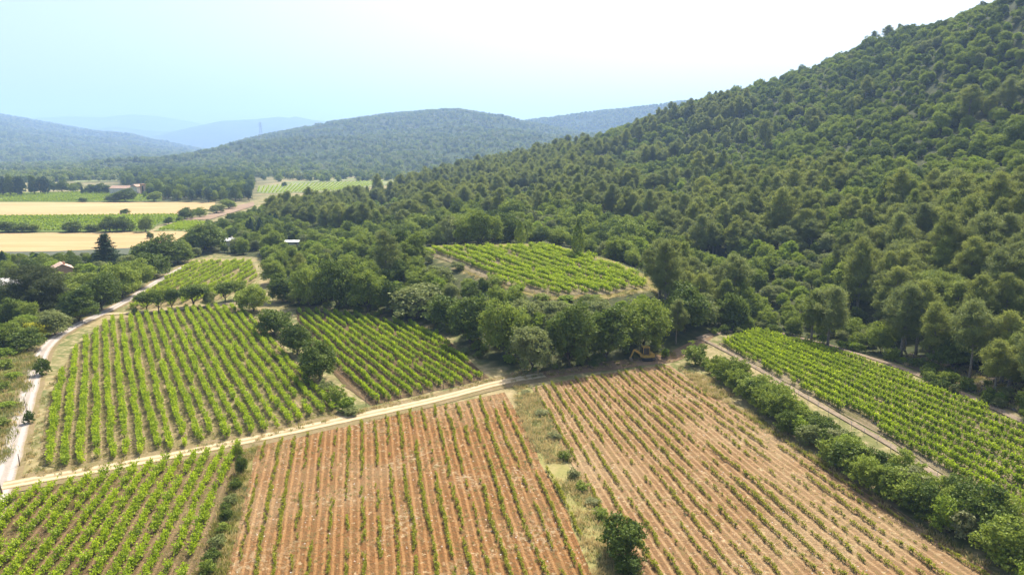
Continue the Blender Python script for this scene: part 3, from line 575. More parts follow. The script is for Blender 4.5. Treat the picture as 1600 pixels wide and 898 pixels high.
# ------------------------------------------------------------------ vines as objects: the front left vineyard and the nearest young vines, then the rest
VM = [vine_mesh('grapevine_%d' % i, LM[m_], 40 + i, L, W, h) for i, (m_, L, W, h) in enumerate([('vine', 1.45, .7, 1.35), ('vine2', 1.4, .75, 1.4), ('vine', 1.25, .8, 1.2), ('vine', 1.3, .6, 1.25), ('vine2', 1.35, .6, 1.3)])]
YM = [vine_mesh('young_vine_%d' % i, LM['young'], 60 + i, .8, .34, .66, 62, .16, .10) for i in range(3)]
ORD = ['first', 'second', 'third', 'fourth', 'fifth', 'sixth', 'seventh', 'eighth', 'ninth', 'tenth', 'eleventh', 'twelfth', 'thirteenth', 'fourteenth', 'fifteenth', 'sixteenth', 'seventeenth', 'eighteenth', 'nineteenth', 'twentieth', 'twenty-first', 'twenty-second']
def seen(x, y, z, mx=0):
    px, py, f = proj(np.c_[x, y, z]); return (px > -mx) & (px < 1600 + mx) & (py > -mx) & (py < 898 + mx) & (f > 5), f
def vine_objects(bucket, want, name, cat, words, meshes, sources, rest_name, rest_label):
    A = np.array([[b[2], b[3], b[4]] for b in bucket]); vis, f = seen(A[:, 0], A[:, 1], A[:, 2] + .3, 8); keys = [b[0] for b in bucket]; chosen = set()
    for key, cap in want:
        ids = [i for i in range(len(bucket)) if keys[i] == key and vis[i]]; ids.sort(key=lambda i: f[i] / bucket[i][6]); chosen |= set(ids[:cap])
    rows = {}
    for i in chosen: rows.setdefault((bucket[i][0], bucket[i][1]), []).append(i)
    for key, cap in want:
        ks = sorted([k for (kk, k) in rows if kk == key], reverse=(words[key][2]))
        for r_, k in enumerate(ks):
            ids = sorted(rows[(key, k)], key=lambda i: f[i])
            for j, i in enumerate(ids):
                b = bucket[i]; o = mesh_obj(name, meshes[b[7]], None, (b[2], b[3], b[4])); o.rotation_euler = (0, 0, b[5]); o.scale = (b[6],) * 3
                w = ORD[min(r_, len(ORD) - 1)]
                pre = '%s in the %s row from %s' % (words[key][0], w, words[key][1])
                if len(ids) > 2 and j == 0: pre = 'nearest ' + pre
                elif len(ids) > 2 and j == len(ids) - 1: pre = 'farthest ' + pre
                elif len(ids) > 2 and b[6] == max(bucket[q][6] for q in ids): pre = 'biggest ' + pre
                tag(o, pre, cat, words[key][3])
    rest = [b for i, b in enumerate(bucket) if i not in chosen]
    scatter_object(rest_name, [b[2:5] for b in rest], [b[5] for b in rest], [b[6] for b in rest], [b[7] for b in rest], sources, rest_label, cat)
vsrc = [src('grapevine_source', me) for me in VM]; ysrc = [src('young_vine_source', me) for me in YM]
vine_objects(mature, [('f6', 300)], 'grapevine', 'grapevine', {'f6': ('leafy vine', 'the scrub strip, front left vineyard', True, 'vines of the front left vineyard')}, VM, vsrc, 'vineyard_rows', 'rows of bright green vines filling the farther vineyards')
vine_objects(young, [('f4', 150), ('f5', 150)], 'young_grapevine', 'young vine', {'f4': ('small vine', 'the front scrub, left red field', False, 'young vines of the left red field'), 'f5': ('small vine', 'the grass strip, right red field', False, 'young vines of the right red field')}, YM, ysrc, 'young_vine_rows', 'rows of small green vines dotted over the red soil fields')
HS = [src('vine_row_source', hedge_seg('vine_row_%d' % i, LM['vine'], 80 + i)) for i in range(2)]
scatter_object('valley_vine_rows', [b[2:5] for b in segs], [b[5] for b in segs], [b[6] for b in segs], [b[7] for b in segs], HS, 'fine rows of vines on the flat fields across the valley', 'vineyard')

# ------------------------------------------------------------------ trees: kinds and variants
class Kind: pass
def kind(name, hue, crown, trunk, W, Ht):
    k = Kind(); k.name = name; k.hue = hue; k.crown = crown; k.trunk = trunk; k.W = W; k.H = Ht; k.src = None; return k
def broad(hue, m_, W, Ht, z0, seed, **kw): return kind('oak_tree', hue, crown_mesh('oak_crown', LM[m_], W, Ht, z0, seed, **kw), trunk_mesh('oak_trunk', Ht, z0, W, seed), W, Ht)
OAK = [broad('mid green', 'green', 7.4, 7.6, .8, 101, lobes=11, clumps=240, per=24, leaf=.38), broad('dark green', 'dark', 7.0, 7.2, .7, 102, lobes=11, clumps=240, per=24, leaf=.40), broad('pale grey-green', 'pale', 7.2, 7.0, .8, 103, lobes=11, clumps=240, per=24, leaf=.40),
       broad('mid green', 'green', 8.4, 8.2, .9, 104, lobes=14, clumps=290, per=24, leaf=.40), broad('bright green', 'lime', 6.6, 7.2, .8, 105, clumps=200, per=19, leaf=.40), broad('dark green', 'dark', 8.2, 7.8, .8, 106, lobes=14, clumps=290, per=24, leaf=.40)]
STEM = [broad('dark green', 'dark', 6.4, 7.2, 1.9, 111, clumps=200, per=20, leaf=.38, low=-.3, skirt=0), broad('mid green', 'green', 6.8, 7.0, 1.8, 112, clumps=200, per=20, leaf=.38, low=-.3, skirt=0)]
def pine(hue, m_, Ht, W, seed, **kw):
    c, t = pine_meshes('pine', LM[m_], Ht, W, seed, **kw); return kind('pine_tree', hue, c, t, W, Ht)
PINE = [pine('olive green', 'olive', 11.5, 6.4, 201), pine('grey-brown', 'grey', 12, 6.2, 202, dens=.9), pine('yellow-green', 'needle', 11, 5.6, 203), pine('olive green', 'olive', 12.5, 7.0, 204, z0f=.38), pine('grey-brown', 'grey', 11, 6.8, 205, z0f=.4)]
WEED = [kind('shrub', 'pale grey-green', shrub_mesh('weed_crown', LM['weed'], 3, 2.4, 309), trunk_mesh('weed_stem', 2.4, .3, 3, 309, .05, 3), 3, 2.4)]
SHRUB = [kind('shrub', h, shrub_mesh('shrub_crown', LM[m_], W, Ht, s), trunk_mesh('shrub_stem', Ht, .3, W, s, .06, 4), W, Ht) for h, m_, W, Ht, s in [('dark green', 'dark', 3.2, 2.7, 301), ('mid green', 'green', 3.0, 2.9, 302), ('pale grey-green', 'pale', 3.0, 2.5, 303), ('bright green', 'lime', 2.6, 2.4, 304)]]
NEAR = [kind('shrub', h, shrub_mesh('hedge_shrub_crown', LM[m_], W, Ht, s, 150, 20, .25), trunk_mesh('hedge_shrub_stem', Ht, .4, W, s, .08, 4), W, Ht) for h, m_, W, Ht, s in [('dark green', 'dark', 4.2, 4.0, 311), ('mid green', 'green', 4.2, 4.2, 312), ('pale grey-green', 'pale', 4.0, 3.6, 313), ('mid green', 'green', 4.4, 3.8, 314), ('bright green', 'lime', 3.6, 3.4, 315), ('olive', 'weed', 3.8, 3.0, 316)]]
CYP = kind('cypress_tree', 'dark green', cypress_mesh('cypress_crown', LM['blue'], 11, 2.6, 321), trunk_mesh('cypress_trunk', 5, .6, 1.0, 321, .14, 0), 2.6, 11)
_c, _t = cedar_mesh('cedar', LM['blue'], 13, 9.5, 322); CYPL = kind('cypress_tree', 'pale green', cypress_mesh('pale_cypress_crown', LM['green'], 11, 3.2, 327), trunk_mesh('pale_cypress_trunk', 5, .6, 1.0, 327, .14, 0), 3.2, 11)
CED = kind('cedar_tree', 'dark blue-green', _c, _t, 9.5, 13)
_c, _t = pine_meshes('umbrella_pine', LM['needle'], 12, 8, 323, kind='umbrella', dens=1.6); UMB = kind('umbrella_pine', 'bright green', _c, _t, 8, 12)
_c, _t = pine_meshes('big_pine', LM['darkpine'], 12, 11, 324, z0f=.12, dens=2.2); BIGP = kind('pine_tree', 'dark olive', _c, _t, 11, 12)
YEL = kind('shrub', 'yellow', shrub_mesh('yellow_shrub_crown', LM['yellow'], 3.6, 3.4, 325, 110), trunk_mesh('yellow_shrub_stem', 3.4, .4, 3.6, 325, .07, 4), 3.6, 3.4)
RUST = kind('oak_tree', 'rusty brown', crown_mesh('rusty_crown', LM['rust'], 7.4, 7.4, 1.4, 326), trunk_mesh('rusty_trunk', 7.4, 1.4, 7.4, 326), 7.4, 7.4)
TALL = [broad('tall dark green', 'dark', 8.0, 12.5, 1.6, 331, lobes=12, clumps=200), broad('tall mid green', 'green', 7.6, 12, 1.6, 332, lobes=12, clumps=200), broad('tall blue-green', 'blue', 7.2, 13, 1.2, 333, lobes=12, clumps=200)]
POP = [broad('dense dark', 'blue', 7.2, 13, .3, 341, lobes=14, clumps=300, skirt=8, leaf=.6), broad('dense dark', 'dark', 7.4, 12, .3, 342, lobes=14, clumps=300, skirt=8, leaf=.6)]

def plant(k, x, y, sx, sz, rz, label, cat, group=None, name=None, z=None, sy=None):
    o = empty(name or k.name, (x, y, float(Z(x, y)) if z is None else z), rz); o.scale = (sx, sy or sx, sz); tag(o, label, cat, group)
    c = bpy.data.objects.new('crown', k.crown); C.objects.link(c); c.parent = o
    if k.trunk: t = bpy.data.objects.new('trunk', k.trunk); C.objects.link(t); t.parent = o
    return o
placed = []          # x, y, radius of the hand placed plants
occl = []            # what may hide other trees: x, y, z, W, H
def at(k, px, py, hpx, wpx, label, cat='tree', group=None, name=None):
    p = G3(px, py); _, _, f = proj(p); f = f[0]; dep = math.atan2(CAMH - p[2], math.hypot(p[0], p[1]))
    W = wpx * f / FPX; Hm = max((hpx * f / FPX - W * math.sin(dep) * .35) / math.cos(dep), .5); yo = W * .3
    d = p[:2] / np.linalg.norm(p[:2]); x, y = p[:2] + d * yo
    placed.append((x, y, W * .42)); occl.append((x, y, float(Z(x, y)), W, Hm))
    return plant(k, x, y, W / k.W, Hm / k.H, R.random() * 6.28, label, cat, group, name)
O, P_, SH = OAK, PINE, SHRUB
# the three trees between the two left vineyards
g_ = 'round trees between the left vineyards'
at(O[1], 430, 528, 50, 62, 'upper of three round dark trees between the left vineyards', group=g_); at(O[5], 465, 558, 56, 56, 'middle of three round dark trees between the left vineyards', group=g_); at(O[5], 500, 602, 72, 72, 'lowest and largest of three round trees between the left vineyards', group=g_)
for i, (x, y, h, w, k) in enumerate([(512, 618, 26, 34, SH[2]), (528, 636, 36, 40, SH[1]), (542, 646, 28, 32, SH[3]), (551, 652, 18, 28, SH[2]), (484, 588, 26, 30, SH[2])]):
    at(k, x, y, h, w, ['pale low shrub touching the foot of the largest round tree', 'round green shrub by the farm track below the three round trees', 'bright small shrub at the lower end of the tree column', 'pale flat shrub on the farm track edge below the tree column', 'grey-green shrub between the middle and lowest round trees'][i], 'shrub')
g_ = 'row of small trees along the pale path'
for i, (x, y, h, w) in enumerate([(230, 488, 34, 34), (248, 489, 40, 34), (269, 486, 38, 32), (303, 482, 42, 52), (326, 480, 26, 22), (352, 474, 36, 36), (374, 470, 34, 34), (397, 490, 50, 58)]):
    at([STEM[0], STEM[1], STEM[0], STEM[0], O[2], STEM[0], STEM[1], O[3]][i], x, y, h, w, ['leftmost small tree in the row along the pale path', 'second tree from the left in the path row', 'third tree from the left in the path row', 'broad low tree in the middle of the path row', 'smallest pale tree in the path row', 'upright dark tree right of the smallest path row tree', 'tree left of the big round end tree on the path', 'big round tree ending the path row by the vineyard corner'][i], group=g_)
at(SH[0], 212, 492, 14, 13, 'tiny dark bush on the lane side of the path row', 'bush')
at(SH[0], 68, 588, 34, 28, 'dark bush at the lane edge by the left vineyard corner', 'bush'); at(SH[0], 46, 663, 26, 18, 'slim dark bush at the foot of the thin roadside pole', 'bush')
# left garden wood: the ones that stand out
at(CED, 169, 428, 64, 64, 'dark cone shaped cedar rising in front of the wheat field'); at(BIGP, 66, 497, 84, 92, 'huge dark spreading pine beside the left house')
at(YEL, 62, 531, 34, 40, 'yellow leaved shrub at the bend of the lane', 'shrub')
for i, (x, y, h, w, k, l) in enumerate([(88, 527, 46, 52, O[2], 'grey-green tree right of the yellow shrub'), (40, 521, 32, 46, O[4], 'bright low tree behind the yellow shrub'), (124, 506, 62, 62, O[1], 'round dark tree at the lane right of the huge pine'), (160, 488, 62, 64, O[5], 'dark tree at the lane below the cedar'), (192, 468, 58, 62, O[0], 'green tree at the lane above the round dark tree'), (213, 453, 50, 54, O[3], 'green tree where the lane narrows below the wood'), (240, 436, 46, 60, O[1], 'dark tree beside the upper lane'), (250, 418, 52, 78, O[5], 'broad dark tree behind the upper lane'), (279, 413, 34, 52, O[1], 'low dark tree at the top of the lane'), (322, 396, 50, 74, O[5], 'broad dark tree above the small vineyard'), (10, 550, 46, 56, O[0], 'green tree at the photo edge by the lane bend'), (42, 552, 42, 58, O[1], 'dark low tree at the lane bend left of the pale gravel'), (8, 502, 54, 40, P_[0], 'tall pine at the left photo edge'), (95, 470, 44, 60, O[0], 'green tree behind the round dark lane tree'), (130, 462, 40, 56, O[3], 'mid green tree below the cedar'), (82, 432, 26, 40, O[4], 'bright round tree left of the pink house'), (60, 420, 24, 20, CYP, 'small cypress behind the huge pine'), (8, 428, 36, 12, CYP, 'slim cypress left of the grey roofed house'), (130, 436, 26, 34, O[4], 'light green tree right of the pink house'), (18, 540, 34, 40, SH[1], 'green bush before the tree at the lane bend')]):
    at(k, x, y, h, w, l, 'bush' if k in SHRUB else 'tree')
g_ = 'dark cypresses above the small vineyard'
for x, y, h, w, l in [(388, 377, 32, 9, 'leftmost thin cypress above the small vineyard'), (394, 378, 38, 9, 'thin tall cypress next to the leftmost one'), (408, 374, 34, 12, 'cypress standing alone between the thin and the wide ones'), (424, 365, 32, 14, 'wider cypress at the right of the group'), (432, 363, 30, 14, 'rightmost wide cypress of the group')]: at(CYP, x, y, h, w, l, group=g_)
at(RUST, 447, 342, 24, 34, 'rusty brown tree in the wood beyond the cypresses')
at(UMB, 1459, 528, 100, 70, 'tall umbrella pine with a bare trunk above the terrace vineyard', name='umbrella_pine')
at(CYPL, 903, 402, 60, 18, 'slim pointed tree at the back of the knoll vineyard'); at(CYPL, 813, 385, 40, 16, 'small pointed tree behind the middle of the knoll vineyard')
at(P_[2], 1047, 442, 62, 64, 'bushy yellow-green pine at the right tip of the knoll vineyard'); at(O[3], 985, 408, 66, 74, 'big bright oak behind the right end of the knoll vineyard')
# wood below the knoll: the largest crowns in front
g_ = 'oaks in front of the knoll'
for x, y, h, w, k, l in [(652, 507, 64, 100, O[2], 'wide grey-green oak at the top of the trellised vineyard'), (735, 545, 86, 88, O[5], 'green oak on the knoll flank left of the tallest'), (790, 566, 100, 86, O[3], 'tall leafy oak in the middle of the knoll flank'), (832, 586, 86, 76, O[2], 'pale rounded oak at the end of the farm track'), (890, 580, 108, 84, O[5], 'tall dark oak right of the pale rounded oak'), (945, 570, 96, 84, O[1], 'tall green oak left of the excavator'), (1005, 556, 92, 84, O[3], 'green oak behind the excavator'), (1068, 530, 84, 88, O[5], 'dark round oak between the excavator and the terrace vineyard'), (700, 520, 64, 76, O[1], 'dark oak above the upper trellised rows'), (690, 452, 38, 52, O[2], 'grey-green bush oak under the knoll rim'), (736, 472, 32, 40, O[1], 'dark small oak by the left knoll rim'), (756, 462, 28, 22, O[1], 'small dark conical tree on the knoll rim'), (430, 446, 44, 46, O[0], 'mid green oak at the right corner of the small vineyard'), (443, 474, 50, 52, O[1], 'dark oak at the top left corner of the trellised vineyard'), (484, 484, 74, 64, O[3], 'green oak standing at the upper edge of the trellised rows, left'), (528, 488, 84, 70, O[5], 'dark oak standing at the upper edge of the trellised rows, middle'), (575, 493, 80, 66, O[0], 'green oak standing at the upper edge of the trellised rows, right'), (612, 494, 60, 50, O[1], 'dark oak left of the wide grey-green oak')]: at(k, x, y, h, w, l, group=g_)
for i, (x, y, h, w, k) in enumerate([(716, 424, 16, 28, SH[2]), (772, 452, 22, 34, SH[1]), (806, 462, 18, 30, SH[3]), (846, 474, 14, 34, SH[1]), (884, 474, 12, 30, SH[3]), (925, 473, 12, 32, SH[1]), (664, 404, 14, 26, SH[1])]):
    at(k, x, y, h, w, '%s shrub on the near rim of the knoll vineyard' % ['pale upper left', 'green left corner', 'bright left front', 'green front middle', 'bright low front', 'green right front', 'leftmost green'][i], 'shrub', 'shrubs on the rim of the knoll vineyard')
at(SH[1], 1086, 573, 40, 44, 'round green shrub right of the excavator', 'shrub')
# shrubs: right hedge, front scrub, weedy strip, verge
hp = densify(GP([(1100, 580), (1135, 606), (1195, 650), (1265, 702), (1335, 752), (1400, 794), (1470, 832), (1540, 868), (1610, 925), (1700, 990)]), 2.0, .5, False); g_ = 'shrubs of the long hedge below the terrace vineyard'
words_h = ['near the excavator end', 'in the upper third', 'in the middle', 'in the lower third', 'at the near end']
hl = []
for i, p in enumerate(hp[:-2]):
    for row in (0, 1, 2):
        if row and R.random() < .12: continue
        q = p + np.array([.75, .66]) * (0.9 + row * 2.2) + R.normal(size=2) * .45; k = NEAR[int(R.choice(6, p=[.40, .20, .08, .16, .10, .06]))]; s = R.uniform(.72, 1.12) * (1, .95, .75)[row] * (1.0 + .25 * (i / len(hp))) * (.6 + .4 * min(i / 4, 1)); hl.append((q, k, s, i, row))
for q, k, s, i, row in hl:
    placed.append((q[0], q[1], 1.6)); occl.append((q[0], q[1], float(Z(*q)), k.W * s, k.H * s))
    px, py, _ = proj([q[0], q[1], float(Z(*q))]); nm = int(min(4, max(0, (px[0] - 1100) / 100)))
    plant(k, q[0], q[1], s, s * R.uniform(.85, 1.15), R.random() * 6.28, '%s %s hedge shrub %s, %s side' % (('small', 'large')[int(s > .85)], k.hue, words_h[nm], ('red field', 'middle', 'terrace')[row]), 'shrub', g_)
at(NEAR[0], 1525, 842, 100, 92, 'biggest round dark shrub near the lower end of the long hedge', 'shrub', name='shrub'); at(NEAR[0], 1490, 800, 66, 60, 'tall dark shrub just above the biggest round hedge shrub', 'shrub')
at(NEAR[0], 968, 886, 86, 84, 'big lone dark bush at the front end of the weedy strip', 'bush'); at(NEAR[0], 984, 906, 40, 54, 'dark bush joined to the front of the lone bush', 'bush')
g_ = 'scrub bushes between the front fields'
for i, (x, y, h, w, k) in enumerate([(374, 716, 30, 20, NEAR[1]), (377, 742, 44, 26, NEAR[0]), (369, 768, 30, 26, NEAR[0]), (362, 792, 28, 26, NEAR[2]), (356, 816, 30, 28, NEAR[0]), (350, 836, 24, 30, NEAR[1]), (342, 858, 30, 34, NEAR[2]), (332, 880, 32, 36, NEAR[0]), (326, 903, 34, 40, NEAR[1]), (352, 800, 22, 24, NEAR[0])]):
    at(k, x, y, h * .78, w * .85, ['small bush at the top of the front scrub by the farm track', 'upright dark bush just below the top of the front scrub', 'dark bush under the upright one in the front scrub', 'grey-green bush halfway down the front scrub', 'dark bush below the grey-green one in the front scrub', 'low green bush in the lower half of the front scrub', 'grey-green bush low in the front scrub', 'dark wide bush near the foot of the front scrub', 'lowest green bush of the front scrub at the photo edge', 'small dark bush left in the middle of the front scrub'][i], 'bush', g_)
g_ = 'weedy shrubs of the strip between the red fields'
for i, (x, y, h, w, k) in enumerate([(846, 652, 20, 34, WEED[0]), (866, 690, 24, 34, WEED[0]), (882, 722, 26, 34, SH[1]), (896, 752, 30, 30, WEED[0]), (908, 770, 26, 38, SH[1]), (926, 792, 22, 38, WEED[0]), (940, 815, 30, 40, SH[1]), (822, 618, 14, 26, WEED[0])]):
    at(k, x, y, h * .72, w * .72, ['grey-green weed shrub high in the weedy strip', 'pale weed shrub in the upper weedy strip below another pale one', 'green shrub in the middle of the weedy strip', 'upright pale shrub in the middle of the weedy strip', 'dark shrub on the right side of the weedy strip', 'pale shrub just above the lone bush, farther one', 'green shrub touching the back of the lone bush', 'first small pale shrub of the weedy strip at the farm track'][i], 'shrub', g_)
g_ = 'bushes on the bank left of the lane'
for i, (x, y, h, w, k) in enumerate([(8, 578, 26, 36, SH[1]), (24, 594, 20, 30, SH[3]), (6, 612, 24, 30, SH[1]), (14, 640, 20, 34, SH[3]), (4, 668, 22, 30, SH[1]), (12, 560, 26, 40, SH[3])]):
    at(k, x, y, h * .75, w * .85, ['green bush left of the lane opposite the dark roadside bush', 'bright bush nearest the lane on its left bank', 'green bush at the photo edge on the left bank', 'bright low bush on the left bank of the lane', 'lowest green bush on the left bank', 'bright bush at the top of the left bank'][i], 'bush', g_)
# valley trees
for x, y, h, w, k, l in [(14, 364, 20, 36, O[1], 'dark hedge tree at the photo edge above the wheat'), (36, 364, 16, 30, O[5], 'dark hedge tree, second from the photo edge above the wheat'), (52, 363, 14, 24, O[0], 'low hedge tree, third from the photo edge above the wheat'), (113, 364, 19, 36, O[5], 'lone dark round tree between the green field and the wheat'), (145, 363, 14, 26, O[1], 'low dark tree left of the double tree group above the wheat'), (172, 364, 26, 34, O[5], 'tallest dark tree of the group above the wheat'), (194, 363, 26, 36, O[1], 'dark tree right of the tallest above the wheat'), (228, 364, 26, 24, O[0], 'green tree between the wheat and the small pale vineyard'), (264, 351, 13, 16, O[1], 'small round tree at the corner of the green field'), (280, 347, 9, 13, O[0], 'smallest tree beside the corner of the green field'),
                         (195, 335, 9, 17, O[1], 'lone dark bush in the farther wheat field'), (130, 316, 8, 16, O[1], 'small dark tree in the green field before the farmhouse'), (178, 316, 14, 30, O[1], 'dark tree left in front of the far farmhouse'), (197, 316, 22, 34, O[5], 'dark rounded tree in front of the far farmhouse'), (241, 315, 16, 24, O[0], 'tree right of the far farmhouse at the wheat edge'), (100, 279, 12, 16, O[1], 'lone tree in the far pale field'), (129, 303, 12, 4, CYP, 'thin cypress in the green field before the farmhouse'),
                         (292, 343, 20, 28, O[1], 'dark tree at the right end of the farther wheat'), (312, 340, 16, 26, O[0], 'green tree along the valley lane, left one'), (338, 334, 16, 28, O[2], 'pale tree along the valley lane, middle one'), (358, 327, 16, 28, O[0], 'green tree along the valley lane, right one'), (444, 292, 8, 10, O[1], 'round tree on the edge of the striped far vineyard')]: at(k, x, y, h, w, l)
for i, x in enumerate([4, 18, 33, 54, 70, -10]): at(POP[i % 2], x, 306 - (i > 2) * 2, 36 - (i > 2) * 3, 17, ['large dense tree at the photo edge of the far left row', 'dense tree second in the far left row', 'dense tree third in the far left row, before the gap', 'dense tree just after the gap in the far left row', 'last dense tree of the far left row', 'dense tree cut by the photo edge in the far left row'][i], group='dense tall trees at the far left')
g_ = 'trees of the belt left of the far farmhouse'
for i, (x, y, h, w) in enumerate([(84, 300, 18, 16), (98, 301, 20, 20), (114, 301, 15, 20), (122, 299, 16, 14), (142, 303, 16, 22), (156, 303, 17, 22), (168, 303, 15, 20)]):
    at([O[1], O[5], O[0], O[2], O[1], O[5], O[1]][i], x, y, h, w, '%s tree from the left in the belt left of the far farmhouse' % ORD[i], group=g_)

# ------------------------------------------------------------------ scattered woods
bld = [G(16, 458)[:2], G(100, 440)[:2], G(357, 385)[:2], G(457, 388)[:2], G(196, 304)[:2]]
ex = [GP([(640, 388), (705, 415), (780, 447), (850, 471), (950, 467), (1032, 461), (1010, 430), (932, 400), (862, 383), (750, 383)])]
ex += [FIELD[k] for k in FIELD]
exl = GP([(980, 562), (990, 540), (1035, 540), (1035, 566)])
road_xy = GP(road_px)
def scatter(poly, cell, rng, margin=1.0, box=None):
    lo, hi = (poly.min(0), poly.max(0)) if box is None else box
    x, y = np.meshgrid(np.arange(lo[0], hi[0], cell), np.arange(lo[1], hi[1], cell)); x = (x + (np.floor((y - lo[1]) / cell) % 2) * cell * .5).ravel(); y = y.ravel()
    x = x + rng.uniform(-.42, .42, len(x)) * cell; y = y + rng.uniform(-.42, .42, len(y)) * cell
    ok = inside(poly, x, y) & (segdist(poly, x, y) > margin)
    z = Z(x, y); px, py, f = proj(np.c_[x, y, z + 8]); ok &= (px > -220) & (px < 1820) & (f > 20) & (py > -260)
    x, y = x[ok], y[ok]
    for e in ex: k = ~inside(e, x, y) & (segdist(e, x, y) > margin + .6); x, y = x[k], y[k]
    k = segdist(road_xy, x, y, False) > 3.2; x, y = x[k], y[k]
    for b in bld: k = np.hypot(x - b[0], y - b[1]) > 6.5; x, y = x[k], y[k]
    pl = np.array(placed); keep = np.ones(len(x), bool)
    for a in pl: keep &= np.hypot(x - a[0], y - a[1]) > a[2] + cell * .18
    return x[keep], y[keep]
def hidden_by_ground(x, y, z):
    h = np.zeros(len(x), bool)
    for t in np.linspace(.3, .97, 26):
        qx, qy = x * t, y * t; h |= CAMH + (z - CAMH) * t < Z(qx, qy)
    return h
ALLK = OAK + PINE + SHRUB + TALL; cand = []
def add(x, y, ks, ps, smin, smax, rng, zone):
    w = rng.choice(len(ks), size=len(x), p=ps)
    for i in range(len(x)): cand.append([ks[w[i]], x[i], y[i], rng.uniform(smin, smax), rng.uniform(.85, 1.15), rng.random() * 6.283, zone])
g = np.random.default_rng(21)
OPEN = [np.array(a, float) for a in ([(622, 384), (640, 392), (692, 418), (778, 446), (850, 464), (1018, 456), (1002, 434), (930, 404), (860, 388), (750, 388)], [(300, 409), (394, 408), (405, 432), (396, 441), (345, 468), (240, 482), (195, 484), (218, 461), (252, 440)],
        [(-20, 367), (240, 364), (285, 364), (262, 383), (215, 384), (195, 398), (150, 392), (-20, 394)], [(-20, 340), (240, 338), (280, 338), (245, 350), (230, 361), (-20, 362)], [(-20, 300), (125, 300), (250, 304), (335, 320), (285, 334), (-20, 336)], [(40, 267), (190, 267), (180, 282), (40, 278)],
        [(402, 299), (404, 290), (455, 286), (604, 282), (580, 290), (537, 296)], [(242, 361), (277, 347), (328, 347), (294, 360)], [(290, 342), (396, 318), (390, 326), (335, 342)], [(4, 428), (29, 428), (29, 450), (4, 450)], [(88, 415), (110, 416), (110, 430), (88, 428)], [(174, 286), (223, 283), (223, 298), (174, 296)], [(349, 373), (365, 373), (365, 380), (349, 380)], [(446, 371), (468, 371), (468, 381), (446, 381)])]
OPEND = [float(np.mean(np.hypot(*GP(a).T))) for a in OPEN]
def blocks(k, x, y, s, z):
    d = math.hypot(x, y); P3 = np.array([[x, y, z + k.H * s * f] for f in (.35, .6, .8, .97)] + [[x + q * k.W * s, y, z + k.H * s * h] for q in (-.4, .4) for h in (.5, .85)]); px, py, _ = proj(P3)
    return any(d < OPEND[i] + 5 and inside(OPEN[i], px, py).any() for i in range(len(OPEN)))
for cell, lo, hi in ((4.5, 0, 300), (4.7, 300, 1200)):
    x, y = scatter(HILL, cell, g, 1.6, (np.array([-260, 60]), np.array([640, 1100]))); d = np.hypot(x, y); k = (d >= lo) & (d < hi); x, y = x[k], y[k]
    k = ~hidden_by_ground(x, y, Z(x, y) + 14); x, y = x[k], y[k]
    pf = fbm(x / 38, y / 38, 3); z = Z(x, y); band = np.exp(-((z - 16) / 16) ** 2) * .16; pn = (pf + band + g.normal(size=len(x)) * .06) > .685 + np.clip((z - 48) / 200, 0, .2)
    sc = .45 + .85 * fbm(x / 22 + 9, y / 22, 2); hue = fbm(x / 30 + 70, y / 30, 3)
    hz = 'hill'
    for i in range(len(x)):
        if pn[i]: kk = PINE[int(g.choice(5, p=[.28, .24, .16, .18, .14]))]; s = g.uniform(.7, 1.25)
        elif g.random() < .2: kk = SHRUB[int(g.choice(4, p=[.3, .3, .25, .15]))]; s = g.uniform(.9, 1.5)
        else: hq = hue[i] + g.normal() * .09; kk = OAK[int(g.choice([4, 2])) if hq > .64 else int(g.choice([0, 3])) if hq > .47 else int(g.choice([1, 5, 0]))]; s = sc[i] * g.uniform(.6, 1.28) * (.93 if lo == 0 else .78)
        cand.append([kk, x[i], y[i], s, g.uniform(.85, 1.2), g.random() * 6.283, hz])
x, y = scatter(WOODL, 6.0, g, 1.0); add(x, y, OAK, [.25, .25, .12, .14, .1, .14], .6, .95, g, 'left')
VALE = GP([(300, 346), (345, 337), (396, 327), (420, 336), (402, 356), (406, 400), (340, 397), (300, 374)]); x, y = scatter(VALE, 6.0, g, .5); add(x, y, OAK, [.25, .25, .12, .14, .1, .14], .6, 1.0, g, 'left')
x, y = scatter(MIDW, 8.5, g, 2.0); add(x, y, TALL + OAK[:2], [.3, .25, .25, .1, .1], .75, 1.15, g, 'mid')
# small scrub along the feet of the woods
for pts, n_, zone in (([(1110, 524), (1180, 516), (1280, 538), (1400, 563), (1500, 600), (1600, 642), (1740, 718)], 70, 'hill'), ([(432, 470), (520, 486), (600, 495), (690, 515), (745, 560), (800, 578), (850, 586), (960, 570), (1040, 556)], 44, 'hill')):
    pp = densify(GP(pts), .6, 0, False); ii = g.integers(0, len(pp), n_)
    for i in ii:
        q = pp[i] + g.normal(size=2) * np.array([1.2, 1.6]) + np.array([.5, 1.8])
        if any(inside(FIELD[k], q[:1], q[1:])[0] for k in FIELD): continue
        cand.append([SHRUB[int(g.choice(4, p=[.25, .3, .25, .2]))], q[0], q[1], g.uniform(.4, .9), g.uniform(.8, 1.2), g.random() * 6.283, zone])
x, y = g.uniform(0, 1, 40), g.uniform(0, 1, 40); bx = [G3(1420 + 330 * a, 575 + 20 * b + (330 * a) * .33) for a, b in zip(x, y)]
for q in bx: cand.append([SHRUB[int(g.integers(4))], q[0], q[1], g.uniform(.35, .8), 1.0, g.random() * 6.283, 'hill'])
keepc = []
for c in cand:
    z = float(Z(c[1], c[2])); s0 = c[3]
    for f in (1, .75, .55):
        if not blocks(c[0], c[1], c[2], s0 * f, z): c[3] = s0 * f; keepc.append(c); break
cand = keepc
for c in cand: c.append(g.uniform(.8, 1.25)); c[5] = c[5]
